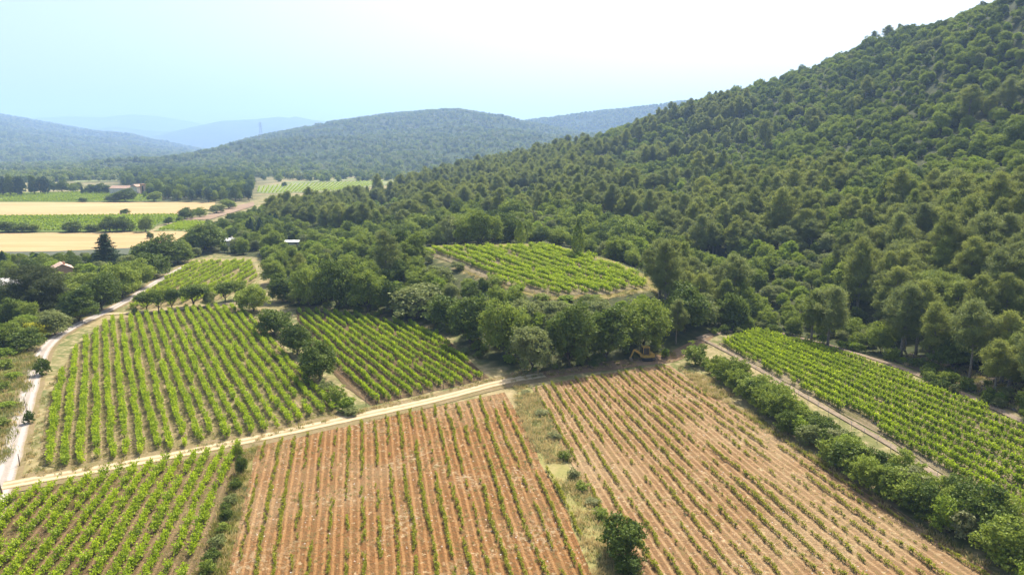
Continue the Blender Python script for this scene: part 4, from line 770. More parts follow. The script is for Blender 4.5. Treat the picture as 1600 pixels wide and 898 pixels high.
# which of them show: a coarse near to far fill of discs
BW, BH = 400, 224; buf = np.zeros((BH, BW), bool)
items = [('o', None, *a) for a in occl] + [('c', c, c[1], c[2], float(Z(c[1], c[2])), c[0].W * c[3], c[0].H * c[3] * c[4]) for c in cand]
items.sort(key=lambda t: math.hypot(t[2], t[3])); vis = {}
for ty, c, x, y, z, W, Hh in items:
    px, py, f = proj([x, y, z + Hh * .55]); f = f[0]; sx = BW / 1600
    cx, cy, rx, ry = px[0] * sx, py[0] * sx, max(W / 2 * FPX / f * sx * .95, .5), max(Hh / 2 * FPX / f * sx * .9, .5)
    x0, x1, y0, y1 = int(max(cx - rx, 0)), int(min(cx + rx + 1, BW)), int(max(cy - ry, 0)), int(min(cy + ry + 1, BH)); n = 0
    if x1 > x0 and y1 > y0:
        yy, xx = np.mgrid[y0:y1, x0:x1]; d = ((xx + .5 - cx) / rx) ** 2 + ((yy + .5 - cy) / ry) ** 2 < 1; s_ = buf[y0:y1, x0:x1]; n = int((d & ~s_).sum()); s_ |= d
    if ty == 'c': vis[id(c)] = n
LAND = [(1460, 470, 'around the tall umbrella pine'), (1300, 500, 'just above the terrace vineyard'), (1130, 480, 'above the terrace vineyard top'), (1010, 520, 'behind the excavator'), (870, 530, 'on the knoll flank'), (1100, 400, 'right of the knoll vineyard'), (850, 345, 'behind the knoll vineyard'), (700, 345, 'left behind the knoll vineyard'), (540, 430, 'above the trellised vineyard'), (480, 380, 'near the white flat roof'), (590, 310, 'below the striped far vineyard'), (760, 290, 'on the low left spur of the hill'), (930, 240, 'along the lower skyline of the hill'), (1050, 310, 'in the fold left of the hillside centre'), (1250, 380, 'low on the open hillside'), (1250, 280, 'halfway up the open hillside'), (1160, 200, 'below the middle skyline'), (1350, 160, 'high on the hillside'), (1500, 80, 'near the top right skyline'), (1530, 220, 'high at the right photo edge'), (1560, 340, 'halfway up at the right photo edge'), (1430, 330, 'right of the hillside centre'), (1570, 480, 'low at the right photo edge'), (1550, 620, 'on the rocky bank at the right edge'),
        (60, 470, 'around the huge left pine'), (150, 440, 'below the cedar'), (240, 410, 'beside the upper lane'), (330, 385, 'above the small vineyard'), (20, 540, 'at the lane bend'), (250, 290, 'right of the far farmhouse'), (340, 290, 'left of the striped vineyard')]
chosen = []
for nm, lim in (('oak_tree', 225), ('pine_tree', 285), ('shrub', 150)):
    l = [c for c in cand if c[0].name == nm and vis[id(c)] >= 6]; l.sort(key=lambda c: -vis[id(c)]); chosen += l[:lim]
chs = set(id(c) for c in chosen); clusters = {}
for c in chosen:
    px, py, f = proj([c[1], c[2], float(Z(c[1], c[2])) + c[0].H * c[3] * .5]); px, py = px[0], py[0]
    ln = min(LAND, key=lambda t: (t[0] - px) ** 2 + ((t[1] - py) * 1.5) ** 2)[2]
    size = 'small ' if c[3] < .8 else ('large ' if c[3] > 1.02 else ''); hue = c[0].hue.replace('tall ', '')
    nn = {'oak_tree': 'oak', 'pine_tree': 'pine', 'shrub': 'shrub'}[c[0].name]
    clusters.setdefault((size, hue, nn, ln), []).append((px, py, c))
for (size, hue, nn, ln), l in clusters.items():
    l.sort(key=lambda t: t[0]); n = len(l)
    for i, (px, py, c) in enumerate(l):
        b = '%s%s %s %s' % (size, hue, nn, ln)
        if n == 2: b = ('left ', 'right ')[i] + b
        elif n > 2: b = 'leftmost ' + b if i == 0 else 'rightmost ' + b if i == n - 1 else ORD[i] + ' from left, ' + b
        plant(c[0], c[1], c[2], c[3], c[3] * c[4], c[5], b, 'shrub' if nn == 'shrub' else 'tree', {'hill': 'trees of the wooded hillside', 'left': 'trees of the garden wood by the lane', 'mid': 'trees of the far valley wood'}[c[6]], sy=c[3] * c[7])
rest = [c for c in cand if id(c) not in chs]
def rest_object(name, lst, label, cat='wood'):
    if not lst: return
    ks = []
    for c in lst:
        if c[0] not in ks: ks.append(c[0])
    for k in ks:
        if k.src is None: k.src = src(k.name + '_source', join_mesh(k.name + '_whole', k.crown, k.trunk))
    P = np.array([[c[1], c[2], float(Z(c[1], c[2]))] for c in lst])
    scatter_object(name, P, [c[5] for c in lst], [(c[3], c[3] * c[7], c[3] * c[4]) for c in lst], [ks.index(c[0]) for c in lst], [k.src for k in ks], label, cat)
rest_object('hillside_forest', [c for c in rest if c[6] == 'hill'], 'mixed oak and pine forest covering the long hillside')
rest_object('garden_wood', [c for c in rest if c[6] == 'left'], 'the smaller trees filling the garden wood by the lane')
rest_object('valley_wood', [c for c in rest if c[6] == 'mid'], 'trees filling the far wood beside the farmhouse')
print('TREES', len(cand), len(chosen), len(rest), 'VINES', len(mature), len(young), len(segs))

# ------------------------------------------------------------------ grass and weeds
GM = [src('grass_source', grass_mesh('grass_tuft_%d' % i, LM[m_], 90 + i, 26, h, w)) for i, (m_, h, w) in enumerate([('grass', .6, .6), ('straw', .55, .5), ('weed', .5, .7)])]
def tufts(name, px, n, ps, label, smin=.6, smax=1.3, seed=5):
    gg = np.random.default_rng(seed); poly = GP(px); lo, hi = poly.min(0), poly.max(0); p = lo + gg.random((n * 3, 2)) * (hi - lo); p = p[inside(poly, p[:, 0], p[:, 1])][:n]
    cl = fbm(p[:, 0] / 3, p[:, 1] / 3, 3); p = p[cl + gg.normal(size=len(p)) * .08 > .42]
    scatter_object(name, np.c_[p, Z(p[:, 0], p[:, 1]) + .05], gg.random(len(p)) * 6.28, gg.uniform(smin, smax, len(p)), gg.choice(3, size=len(p), p=ps), GM, label, 'grass')
tufts('grass', [(804, 604), (836, 604), (874, 690), (926, 780), (992, 898), (1060, 1010), (960, 1010), (928, 898), (884, 785), (848, 722), (808, 655)], 1700, [.10, .62, .28], 'long grass and weeds of the strip between the red fields', seed=6)
tufts('grass', [(1056, 572), (1110, 592), (1180, 650), (1260, 706), (1400, 800), (1480, 846), (1560, 896), (1720, 1005), (1640, 985), (1540, 895), (1400, 801), (1250, 706), (1100, 613)], 1800, [.3, .6, .1], 'dry grass along the foot of the hedge', seed=7)
tufts('grass', [(-100, 560), (52, 552), (62, 560), (44, 610), (26, 665), (6, 730), (-60, 800), (-160, 760)], 3000, [.5, .25, .25], 'rough green grass on the bank left of the lane', .8, 1.7, seed=8)
tufts('grass', [(62, 727), (110, 735), (250, 709), (400, 680), (528, 645), (545, 650), (400, 690), (250, 717), (100, 745), (30, 752), (44, 700), (70, 610), (96, 570), (90, 590), (70, 650)], 1500, [.35, .55, .1], 'dry grass round the edge of the large vineyard', .5, 1.0, seed=9)
tufts('grass', [(382, 694), (402, 694), (378, 800), (352, 898), (320, 985), (280, 985), (312, 880), (341, 810), (364, 745)], 900, [.5, .3, .2], 'grass under the scrub between the front fields', seed=10)
tufts('grass', [(705, 411), (780, 442), (852, 463), (950, 461), (1025, 455), (1032, 462), (950, 469), (850, 473), (776, 448), (700, 415)], 700, [.2, .7, .1], 'straw grass on the near rim of the knoll', .6, 1.2, seed=11)
tufts('grass', [(790, 600), (850, 590), (1000, 570), (1055, 565), (1092, 548), (1086, 532), (1040, 550), (960, 566), (850, 583), (800, 580)], 420, [.4, .4, .2], 'weeds on the bare earth before the knoll wood', .5, 1.0, seed=12)
tufts('grass', [(1400, 566), (1500, 606), (1600, 648), (1740, 715), (1740, 690), (1600, 600), (1500, 570), (1420, 552)], 700, [.3, .5, .2], 'dry tufts on the rocky bank', .6, 1.3, seed=13)
tufts('grass', [(530, 650), (580, 636), (700, 608), (765, 592), (790, 590), (700, 616), (560, 648)], 420, [.3, .6, .1], 'dry grass between the trellised rows and the farm track', .4, .9, seed=14)
for key, n in (('k', 1000), ('f1', 1500), ('f6', 600), ('f4', 1900), ('f5', 2000)):
    gg = np.random.default_rng(n); poly = FIELD[key]; lo, hi = poly.min(0), poly.max(0); p = lo + gg.random((n * 3, 2)) * (hi - lo); p = p[inside(poly, p[:, 0], p[:, 1])][:n]; p = p[fbm(p[:, 0] / 6, p[:, 1] / 6, 3) > .47]
    scatter_object('grass', np.c_[p, Z(p[:, 0], p[:, 1]) + .06], gg.random(len(p)) * 6.28, gg.uniform(.3, .75, len(p)) * (.7 if key in ('f4', 'f5') else 1), gg.choice(3, size=len(p), p=[.35, .45, .2] if key not in ('f4', 'f5') else [.08, .57, .35]), GM, {'k': 'weeds among the vines on the knoll', 'f1': 'low grass among the vines of the large vineyard', 'f6': 'low weeds among the vines of the front left vineyard', 'f4': 'straw and small weeds strewn over the left red field', 'f5': 'straw and small weeds strewn over the right red field'}[key], 'grass')

# ------------------------------------------------------------------ buildings, machine, poles
WALLC = plain('cream_render', (.62, .55, .45), .9, .1, .6); WALLG = plain('grey_render', (.42, .41, .39), .9, .1, .6); WALLP = plain('ochre_render', (.52, .30, .18), .9, .1, .6)
ROOFT = plain('terracotta_tiles', (.36, .24, .17), .85, .2, 1.5); ROOFG = plain('pale_grey_roof', (.58, .55, .50), .8, .1, 1.2); ROOFP = plain('pale_pink_tiles', (.50, .34, .25), .85, .12, 1.5); WHITE = plain('white_roof_sheet', (.78, .77, .74), .6, .05, 1)
GLASS = plain('dark_window_glass', (.03, .035, .04), .15, .1, 1, 0, .5); WOOD = plain('weathered_wood', (.16, .12, .085), .9, .25, 8); DOORM = plain('brown_door', (.12, .07, .04), .6, .15, 4)
def house(name, px, py, W, D, hw, hr, rz, wall, roof, label, cat='house', wins=2, flat=False):
    p = G3(px, py); o = empty(name, tuple(p), rz); tag(o, label, cat)
    w = MB(); w.box((-W / 2, -D / 2, -.6), (W / 2, D / 2, hw))
    if not flat:
        for s in (-1, 1): w.add([[s * W / 2, -D / 2, hw], [s * W / 2, D / 2, hw], [s * W / 2, 0, hw + hr]], t=[[0, 1, 2]])
    mesh_obj('wall', w.mesh('wall', [wall]), o)
    r = MB(); e = .4
    if flat: r.box((-W / 2 - e, -D / 2 - e, hw + .01), (W / 2 + e, D / 2 + e, hw + .25))
    else:
        k = hr / (D / 2)
        for s in (-1, 1):
            pr = [(0, hw + hr + .03), (s * (D / 2 + e), hw - e * k + .03), (s * (D / 2 + e), hw - e * k + .2), (0, hw + hr + .2)]
            v = np.array([[x, y, z] for x in (-W / 2 - e, W / 2 + e) for (y, z) in pr]); r.add(v, [[0, 1, 2, 3], [4, 7, 6, 5], [0, 4, 5, 1], [1, 5, 6, 2], [2, 6, 7, 3]])
    ro = mesh_obj('roof', r.mesh('roof', [roof]), o)
    if not flat:
        c = MB(); c.box((W * .22, -.3 + D * .12, hw + hr * .5), (W * .22 + .6, .3 + D * .12, hw + hr + .7)); mesh_obj('chimney', c.mesh('chimney', [wall]), ro)
    for i in range(wins):
        x = -W / 2 + (i + .6) * W / (wins + .7); f = MB(); f.box((x - .55, -D / 2 - .07, 1.0), (x + .55, -D / 2 + .01, 2.2)); fo = mesh_obj('window', f.mesh('window_frame', [WHITE]), o)
        q = MB(); q.box((x - .45, -D / 2 - .09, 1.1), (x + .45, -D / 2 - .072, 2.1)); mesh_obj('pane', q.mesh('pane', [GLASS]), fo)
    d = MB(); x = W / 2 - 1.2; d.box((x - .45, -D / 2 - .06, 0), (x + .45, -D / 2 + .01, 2.05)); mesh_obj('door', d.mesh('door', [DOORM]), o)
    return o
house('house', 16, 461, 7.5, 6, 3.4, 1.3, .35, WALLG, ROOFG, 'grey walled house with a pale roof beside the huge left pine')
house('house', 99, 439, 5.5, 5, 4.2, 1.3, -.9, WALLP, ROOFP, 'small ochre house with a pink tiled roof behind the huge left pine')
house('shed', 357, 384, 5.5, 4, 2.4, .7, .2, WALLC, WHITE, 'low cream shed with a white roof above the small vineyard', 'shed', 1)
house('shed', 457, 387, 6.5, 4.5, 2.5, .5, .05, WALLG, WHITE, 'grey shed with a flat white roof among the knoll wood trees', 'shed', 1, True)
fh = house('farmhouse', 194, 303, 26, 12, 6.5, 2.6, -.12, WALLC, ROOFT, 'far farmhouse with a long terracotta roof and a white gable', 'farmhouse', 4)
w = MB(); w.box((13.6, -7, -.5), (21, 4, 8.5)); mesh_obj('wing', w.mesh('wing', [WALLC]), fh); w = MB(); w.add([[13.2, -7.5, 8.5], [21.4, -7.5, 8.5], [21.4, 4.5, 8.5], [13.2, 4.5, 8.5], [17.3, -7.5, 11], [17.3, 4.5, 11]], [[0, 4, 5, 3], [4, 1, 2, 5], [0, 3, 2, 1]], [[0, 1, 4], [2, 3, 5]]); mesh_obj('roof', w.mesh('wing_roof', [ROOFT]), fh)
w = MB(); w.box((23, -4, -.5), (29, 2, 11)); w.box((22.7, -4.3, 11), (29.3, 2.3, 11.5)); mesh_obj('tower', w.mesh('tower', [WALLP]), fh)
w = MB(); w.box((25, -4.1, 1), (27, -4.0, 9)); mesh_obj('window', w.mesh('tower_window', [GLASS]), fh)

fh.scale = (.8,) * 3
# mini excavator
p = G3(1010, 562); ex_ = empty('excavator', tuple(p), math.radians(188)); ex_.scale = (1.1,) * 3; tag(ex_, 'small yellow excavator parked on bare earth with its arm reaching left', 'excavator')
YELP = plain('excavator_yellow', (.46, .28, .06), .5, .2, 3); RUB = plain('black_rubber', (.025, .024, .023), .9, .2, 8); STEEL = plain('worn_steel', (.28, .22, .15), .55, .25, 6)
for s in (-1, 1):
    t = MB(); pr = [(-.95, .12), (-.75, 0), (.75, 0), (.95, .12), (1.0, .3), (.8, .45), (-.8, .45), (-1.0, .3)]; t.prism(pr, s * .75 - .18, s * .75 + .18); mesh_obj('track', t.mesh('crawler_track', [RUB]), ex_)
b = MB(); b.box((-.6, -.55, .25), (.6, .55, .6)); mesh_obj('undercarriage', b.mesh('undercarriage', [STEEL]), ex_)
b = MB(); b.prism([(-1.15, .62), (.9, .62), (.95, .95), (-.35, 1.0), (-.5, 1.35), (-1.1, 1.3), (-1.25, 1.0)], -.8, .8); body = mesh_obj('body', b.mesh('excavator_body', [YELP]), ex_)
c = MB()
for x in (-.38, .72):
    for y in (-.72, .30): c.box((x - .045, y - .045, .97), (x + .045, y + .045, 2.28))
c.box((-.46, -.80, 2.281), (.80, .38, 2.40)); c.box((-.44, -.78, 1.42), (-.36, .36, 1.5)); cab = mesh_obj('cab', c.mesh('cab_frame', [YELP]), ex_)
gl = MB(); gl.box((-.33, -.735, 1.1), (.67, -.705, 2.27)); gl.box((.70, -.67, 1.1), (.725, .25, 2.27)); gl.box((-.33, .29, 1.1), (.67, .31, 2.27)); mesh_obj('window', gl.mesh('cab_glass', [GLASS]), cab)
st = MB(); st.box((-.2, -.45, 1.01), (.3, .05, 1.2)); st.box((-.25, -.45, 1.01), (-.14, .05, 1.65)); mesh_obj('seat', st.mesh('cab_seat', [RUB]), cab)
bm_ = MB(); bm_.prism([(.9, .75), (1.15, .65), (1.75, 1.6), (2.5, 1.95), (2.45, 2.15), (1.6, 1.85), (.85, 1.0)], .42, .68); mesh_obj('boom', bm_.mesh('boom', [YELP]), ex_)
am = MB(); am.prism([(2.35, 2.2), (2.62, 2.12), (3.15, .75), (2.98, .7)], .45, .65); arm = mesh_obj('arm', am.mesh('dipper_arm', [YELP]), ex_)
rm = MB(); rm.tube([[1.5, .55, 2.0], [2.3, .55, 2.25]], .05, 6); mesh_obj('hydraulic_ram', rm.mesh('hydraulic_ram', [STEEL]), ex_)
bk = MB(); bk.prism([(2.9, .78), (3.25, .72), (3.2, .3), (2.95, .05), (2.62, .12), (2.78, .25), (3.0, .3), (3.05, .6)], .25, .85); mesh_obj('bucket', bk.mesh('bucket', [STEEL]), arm)
bd = MB(); bd.box((-1.5, -.85, .05), (-1.4, .85, .45)); bd.box((-1.4, -.4, .2), (-.6, -.3, .3)); bd.box((-1.4, .3, .2), (-.6, .4, .3)); mesh_obj('dozer_blade', bd.mesh('dozer_blade', [STEEL]), ex_)

def pole(px, py, h, lean, label, name='utility_pole', r=.13, arm=False):
    p = G3(px, py); m_ = MB(); m_.tube([[0, 0, -.5], [lean * .5, 0, h * .5], [lean, 0, h]], [r, r * .85, r * .65], 8); o = mesh_obj(name, m_.mesh(name, [WOOD], True), None, tuple(p)); tag(o, label, 'pole'); return o
pole(4, 772, 3.4, -.55, 'dark leaning wooden pole at the left photo edge by the lane'); pole(46, 662, 4.2, -.25, 'thin bare pole standing in the slim roadside bush', r=.06); pole(31, 728, 1.7, 0, 'short wooden stake at the corner of the large vineyard', 'stake', .07)
# end stakes along the terrace vineyard
STK = plain('grey_stake_wood', (.42, .38, .33), .9, .2, 8); sm = MB(); sm.tube([[0, 0, -.3], [0, 0, 1.1]], [.035, .03], 6); sme = sm.mesh('vine_stake', [STK], True)
rw = Rows(((1600, 824), (1123, 543)), ((1600, 665), (1190, 519)), 11); a, b = rw.line(-.12); L = np.linalg.norm(b - a); n = 26
for i in range(n):
    q = a + (b - a) * (i + .5) / n; o = mesh_obj('vine_stake', sme, None, (q[0], q[1], float(Z(*q)))); o.rotation_euler = (random.uniform(-.06, .06), random.uniform(-.06, .06), 0)
    tag(o, '%s grey stake from the near end of the lowest terrace vine row' % (ORD[i] if i < len(ORD) else ['twenty-third', 'twenty-fourth', 'twenty-fifth', 'last'][i - 22]), 'stake', 'grey stakes along the lowest terrace vine row')
rw = Rows(((573, 634), (445, 505)), ((757, 595), (579, 490)), 11); pm = MB(); pm.tube([[0, 0, -.3], [0, 0, 1.5]], [.06, .055], 6); pme = pm.mesh('trellis_post', [WOOD], True)
for i in range(12):
    a, b = rw.line(i); d_ = (b - a) / np.linalg.norm(b - a); q = a + d_ * .3; o = mesh_obj('trellis_post', pme, None, (q[0], q[1], float(Z(*q)))); o.rotation_euler = (random.uniform(-.08, .08), random.uniform(-.08, .08), 0)
    tag(o, '%s wooden end post from the left along the farm track edge of the trellised rows' % ORD[i], 'post', 'end posts of the trellised rows')
# white stones in the red fields
def stones():
    gg = np.random.default_rng(77); P = []
    for key, n in (('f4', 420), ('f5', 420), ('v5', 150)):
        poly = FIELD[key]; lo, hi = poly.min(0), poly.max(0); p = lo + gg.random((n * 3, 2)) * (hi - lo); p = p[inside(poly, p[:, 0], p[:, 1])][:n]; P.append(p)
    p = np.concatenate(P); d = fib(10, gg); v = np.array([[1, 0, 0], [-1, 0, 0], [0, 1, 0], [0, -1, 0], [0, 0, .7], [0, 0, -.4]]) * .12 + gg.normal(size=(6, 3)) * .02
    me = make_mesh('stone', v, np.array([[0, 2, 4], [2, 1, 4], [1, 3, 4], [3, 0, 4], [2, 0, 5], [1, 2, 5], [3, 1, 5], [0, 3, 5]]), [plain('limestone', (.52, .46, .38), .9, .15, 4)])
    scatter_object('field_stones', np.c_[p, Z(p[:, 0], p[:, 1]) + .08], gg.random(len(p)) * 6.28, gg.uniform(.3, .9, len(p)), np.zeros(len(p)), [src('stone_source', me)], 'pale stones strewn over the red soil', 'stones')
stones()
# pylons
LAT = plain('galvanised_steel', (.22, .23, .25), .5, .1, 1)
def pylon(p, h, label):
    o = empty('pylon', tuple(p), .5); tag(o, label, 'pylon'); m_ = MB(); w = lambda f: h * (.085 * (1 - f) + .014)
    for sx in (-1, 1):
        for sy in (-1, 1): m_.tube([[sx * w(f) , sy * w(f), f * h] for f in (-.02, .5, 1)], .006 * h, 4)
    for i in range(9):
        f0, f1 = i / 9, (i + 1) / 9
        for (ax, s) in (('x', 1), ('x', -1), ('y', 1), ('y', -1)):
            a, b = w(f0), w(f1); A = [-a, s * a, f0 * h] if ax == 'x' else [s * a, -a, f0 * h]; B = [b, s * b, f1 * h] if ax == 'x' else [s * b, b, f1 * h]; m_.tube([A, B], .0028 * h, 3)
    mesh_obj('mast', m_.mesh('lattice_mast', [LAT]), o)
    for f, L in ((.72, .17), (.84, .2), (.95, .14)):
        c = MB(); c.tube([[-L * h, 0, f * h], [0, 0, f * h + .02 * h], [L * h, 0, f * h]], .005 * h, 4); c.tube([[-L * h, 0, f * h], [0, 0, f * h - .03 * h], [L * h, 0, f * h]], .004 * h, 4); mesh_obj('cross_arm', c.mesh('cross_arm', [LAT]), o)
pylon(G3(37, 263), 26, 'lattice pylon rising from the far tree line at the left')

# ------------------------------------------------------------------ far hills, heightfields round the valley
def hill_mat(name, a, b, sc):
    m, nt = new_mat(name); P = pos(nt); n1 = noise(nt, sc, P, 6, .7); n2 = noise(nt, sc * .12, P, 4); c = mixc(nt, ramp(nt, n1, .36, .66), a, b); c = mixc(nt, mth(nt, 'MULTIPLY', ramp(nt, n2, .5, .7), .4), c, (.12, .11, .06)); finish(nt, c, .98, n1, 1.0, .02, 6); return m
HM = hill_mat('wooded_hill', (.028, .042, .014), (.075, .095, .030), .09)
class FarHill:
    """skyline: (px, py, crest distance); base and back distances"""
    def __init__(s, sky, base, back, amp, seed, drop=0):
        s.px = np.array([a[0] for a in sky], float); s.py = np.array([a[1] for a in sky], float); s.dc = np.array([a[2] for a in sky], float); s.base, s.back, s.amp, s.seed, s.drop = base, back, amp, seed, drop
        s.th = []; s.zc = []
        for x, y, d in sky:
            r = ray(x, y); hd = math.hypot(r[0], r[1]); s.th.append(math.atan2(r[0], r[1])); s.zc.append(max(CAMH + r[2] / hd * d - drop, 0))
        s.th = np.array(s.th); s.zc = np.array(s.zc); o = np.argsort(s.th); s.th, s.zc, s.dc = s.th[o], s.zc[o], s.dc[o]
    def z(s, th, d):
        zc = np.interp(th, s.th, s.zc); dc = np.interp(th, s.th, s.dc); base = np.interp(th, s.th, np.broadcast_to(s.base, s.th.shape)) if np.ndim(s.base) else s.base
        f = np.where(d < dc, (d - base) / (dc - base), 1 - (d - dc) / (s.back - dc)); f = np.clip(f, 0, 1); f = f * f * (3 - 2 * f) * .55 + f * .45
        x, y = np.sin(th) * d, np.cos(th) * d; n = (fbm(x / s.amp[0] + s.seed, y / s.amp[0], 4) - .5) * s.amp[1] * f * np.clip((1 - f) * 3, .12, 1)
        return zc * f + n - 1.5 * (f <= 0)
    def build(s, name, label, nth, nd):
        dmin = np.min(s.base) * .98; th = np.linspace(s.th[0], s.th[-1], nth); d = np.geomspace(dmin, s.back * 1.02, nd); T, D = np.meshgrid(th, d, indexing='ij'); zz = s.z(T, D)
        i = np.arange(nth * nd).reshape(nth, nd); q = np.stack([i[:-1, :-1], i[:-1, 1:], i[1:, 1:], i[1:, :-1]], -1).reshape(-1, 4)
        me = make_mesh(name, np.c_[(np.sin(T) * D).ravel(), (np.cos(T) * D).ravel(), zz.ravel()], q[:, ::-1], [HM], smooth=True); return tag(mesh_obj(name, me), label, 'hill', None, 'structure')
    def trees(s, name, label, n, sizes, seed, nearer=0.0, pxr=(-80, 1250)):
        gg = np.random.default_rng(seed); t0, t1 = math.atan((pxr[0] - 800) / FPX / CP), math.atan((pxr[1] - 800) / FPX / CP); t0, t1 = max(t0, s.th[0]), min(t1, s.th[-1]); th = gg.uniform(t0, t1, n * 2); dc = np.interp(th, s.th, s.dc); b = np.interp(th, s.th, np.broadcast_to(s.base, s.th.shape)) if np.ndim(s.base) else np.full(len(th), float(s.base))
        u = gg.random(len(th)); d = np.sqrt(b * b + u * ((dc * 1.05) ** 2 - b * b)); x, y = np.sin(th) * d, np.cos(th) * d; k = (fbm(x / 60, y / 60, 3) + gg.normal(size=len(x)) * .1 > .36) ; x, y, th, d = [a[k][:n] for a in (x, y, th, d)]
        scatter_object(name, np.c_[x, y, s.z(th, d)], gg.random(len(x)) * 6.28, gg.uniform(*sizes, len(x)), gg.choice(4, size=len(x), p=[.32, .28, .22, .18]), FARC, label, 'wood')
FARC = [src('far_tree_source', crown_mesh('far_crown_%d' % i, LM[m_], 8, 7, -.4, 400 + i, lobes=6, clumps=34, per=7, leaf=1.25, spread=.6)) for i, m_ in enumerate(['green', 'dark', 'pale', 'olive'])]
K = S * 1.3
mid = FarHill([(-60, 268, 1395 * K), (180, 262, 1472 * K), (240, 252, 1550 * K), (290, 244, 1627 * K), (340, 232, 1674 * K), (400, 214, 1736 * K), (460, 200, 1798 * K), (520, 188, 1829 * K), (600, 178, 1860 * K), (680, 172, 1891 * K), (720, 171, 1891 * K), (770, 179, 1860 * K), (820, 190, 1798 * K), (900, 205, 1736 * K), (1000, 225, 1674 * K), (1200, 250, 1550 * K)], np.array([640, 660, 680, 690, 690, 690, 690, 690, 690, 690, 690, 690, 690, 690, 690, 690.]) * K, 3100 * K, (240, 150), 5, 5)
mid.build('hill', 'long rounded wooded hill across the middle of the valley', 260, 120); mid.trees('far_hill_forest', 'trees covering the rounded hill across the valley', 15000, (.7, 1.5), 61)
blue = FarHill([(640, 215, 3363), (760, 196, 3363), (820, 188, 3363), (870, 182, 3289), (930, 174, 3217), (1000, 166, 3217), (1060, 159, 3142), (1100, 156, 3070), (1250, 150, 3070)], 2600, 5400, (200, 70), 15, 4)
blue.build('hill', 'bluer wooded ridge behind the rounded hill, joining the right slope', 120, 80); blue.trees('far_ridge_forest', 'trees covering the bluer ridge behind the rounded hill', 5000, (.8, 1.6), 62, pxr=(780, 1150))
left = FarHill([(-160, 168, 5676), (-60, 174, 5676), (0, 180, 5676), (60, 190, 5773), (120, 201, 5872), (150, 206, 5872), (205, 210, 5969), (240, 219, 6068), (290, 229, 6165), (340, 237, 6264), (420, 244, 6264)], 2300, 8600, (260, 110), 25, 4)
left.build('hill', 'blue wooded hill sloping down from the left edge of the photo', 140, 110); left.trees('left_hill_forest', 'trees covering the blue hill at the left', 9000, (1.2, 2.6), 63, pxr=(-60, 420))
h4 = FarHill([(150, 232, 9126), (220, 218, 9126), (270, 205, 9126), (300, 198, 9126), (350, 188, 9126), (400, 186, 9126), (435, 182, 9126), (452, 184, 9126), (462, 182, 9126), (490, 188, 9126), (512, 190, 9126), (600, 200, 9126)], 6400, 11500, (500, 160), 35)
h4.build('hill', 'pale blue double topped mountain behind the rounded hill', 120, 50)
h5 = FarHill([(-160, 190, 12857), (-60, 186, 12857), (40, 185, 12857), (110, 181, 12857), (160, 183, 12857), (205, 178, 12857), (250, 182, 12857), (300, 190, 12857), (360, 204, 12857), (480, 215, 12857)], 10500, 14200, (800, 200), 45)
h5.build('hill', 'faintest mountain range at the end of the valley', 120, 40)
h6 = FarHill([(60, 218, 9979), (120, 204, 9979), (180, 198, 9979), (230, 204, 9979), (300, 208, 9979), (420, 226, 9979)], 8600, 11500, (600, 150), 55)
h6.build('hill', 'faint low mountain between the blue left hill and the last range', 80, 36)
q = ray(409, 226); th_ = math.atan2(q[0], q[1]); d_ = 1750 * K; zz = float(mid.z(np.array([th_]), np.array([d_]))[0]); pylon((math.sin(th_) * d_, math.cos(th_) * d_, zz), 52, 'lattice pylon standing behind the crest of the rounded hill')
# tree lines on the valley floor far away
gg = np.random.default_rng(71); pts = []
for px0, px1, py0, py1, n in ((-140, 255, 258, 264, 700), (-140, 100, 266, 268, 60), (395, 640, 274, 284, 260), (255, 420, 262, 275, 420), (130, 330, 246, 258, 420)):
    for _ in range(n):
        px, py = gg.uniform(px0, px1), gg.uniform(py0, py1); p = PZ(px, py)
        if 395 < px and 285 > py > 276 and gg.random() < .6: continue
        pts.append([p[0], p[1], float(Z(p[0], p[1]))])
scatter_object('far_tree_lines', pts, gg.random(len(pts)) * 6.28, gg.uniform(.8, 1.7, len(pts)), gg.choice(4, size=len(pts), p=[.2, .5, .1, .2]), FARC, 'dark belts of trees across the far valley floor', 'trees')

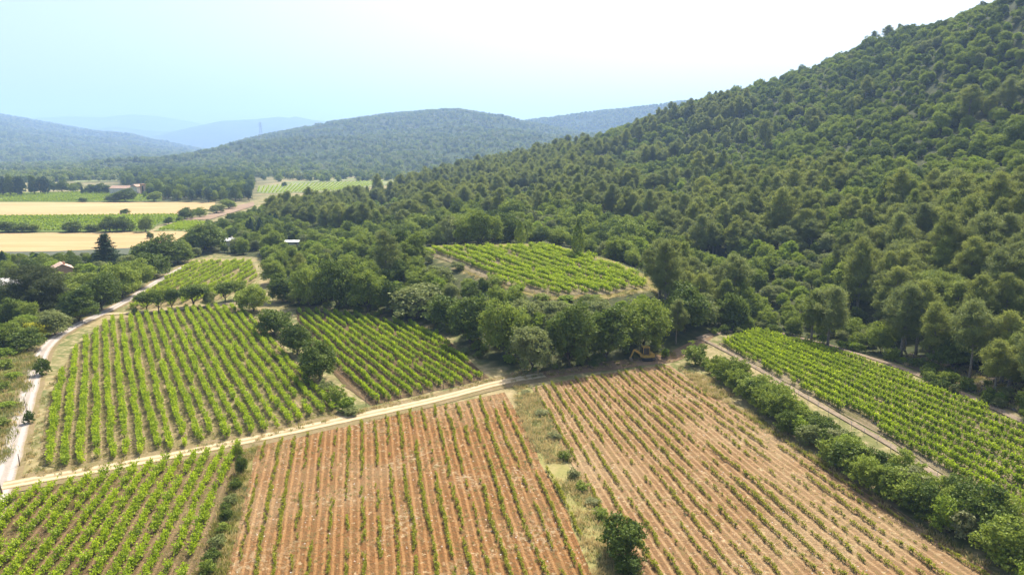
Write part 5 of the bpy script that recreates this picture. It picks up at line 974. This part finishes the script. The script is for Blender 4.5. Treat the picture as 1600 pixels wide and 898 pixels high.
# ------------------------------------------------------------------ haze
m, nt = new_mat('valley_haze'); v = nd(nt, 'ShaderNodeVolumePrincipled'); v.inputs['Density'].default_value = HAZE; v.inputs['Color'].default_value = (.42, .63, 1.0, 1); v.inputs['Anisotropy'].default_value = .2
o = nd(nt, 'ShaderNodeOutputMaterial'); lk(nt, v.outputs[0], o.inputs[1])
hb = MB(); hb.box((-14500, -900, -8), (14500, 14900, 900)); hz = mesh_obj('haze', hb.mesh('haze', [m])); tag(hz, 'thin blue summer haze filling the valley air', 'haze', None, 'stuff')

# ------------------------------------------------------------------ light, sky, camera
SUN_EL, SUN_AZ = math.radians(53), math.radians(22)
d = Vector((math.sin(SUN_AZ) * math.cos(SUN_EL), math.cos(SUN_AZ) * math.cos(SUN_EL), math.sin(SUN_EL)))
L = bpy.data.lights.new('sun', 'SUN'); L.energy = 5.0; L.angle = math.radians(.6); L.color = (1, .94, .84); so = bpy.data.objects.new('sun', L); C.objects.link(so); so.rotation_euler = d.to_track_quat('Z', 'Y').to_euler(); so.location = (0, 0, 300)
W = bpy.data.worlds.new('World'); bpy.context.scene.world = W; W.use_nodes = True; nt = W.node_tree; nt.nodes.clear()
sky = nd(nt, 'ShaderNodeTexSky', sky_type='NISHITA', sun_disc=False, sun_elevation=SUN_EL, sun_rotation=SUN_AZ, altitude=200, air_density=1.0, dust_density=6.0, ozone_density=.3)
bg = nd(nt, 'ShaderNodeBackground', i_Strength=SKY); lk(nt, sky.outputs[0], bg.inputs[0]); wo = nd(nt, 'ShaderNodeOutputWorld'); lk(nt, bg.outputs[0], wo.inputs[0])
sc = bpy.context.scene; sc.view_settings.view_transform = 'Standard'; sc.view_settings.look = 'None'; sc.view_settings.gamma = 1; sc.view_settings.exposure = EXPO
cam = bpy.data.cameras.new('camera'); cam.sensor_width = 36; cam.lens = FPX / 1600 * 36; cam.clip_start = .5; cam.clip_end = 30000
co = bpy.data.objects.new('camera', cam); C.objects.link(co); co.location = (0, 0, CAMH); co.rotation_euler = (math.pi / 2 - PITCH, 0, 0); sc.camera = co
cy = sc.cycles; cy.max_bounces = 6; cy.diffuse_bounces = 3; cy.glossy_bounces = 1; cy.transmission_bounces = 4; cy.transparent_max_bounces = 6; cy.volume_bounces = 1; cy.use_denoising = True; cy.sample_clamp_indirect = 6
cy.use_adaptive_sampling = False
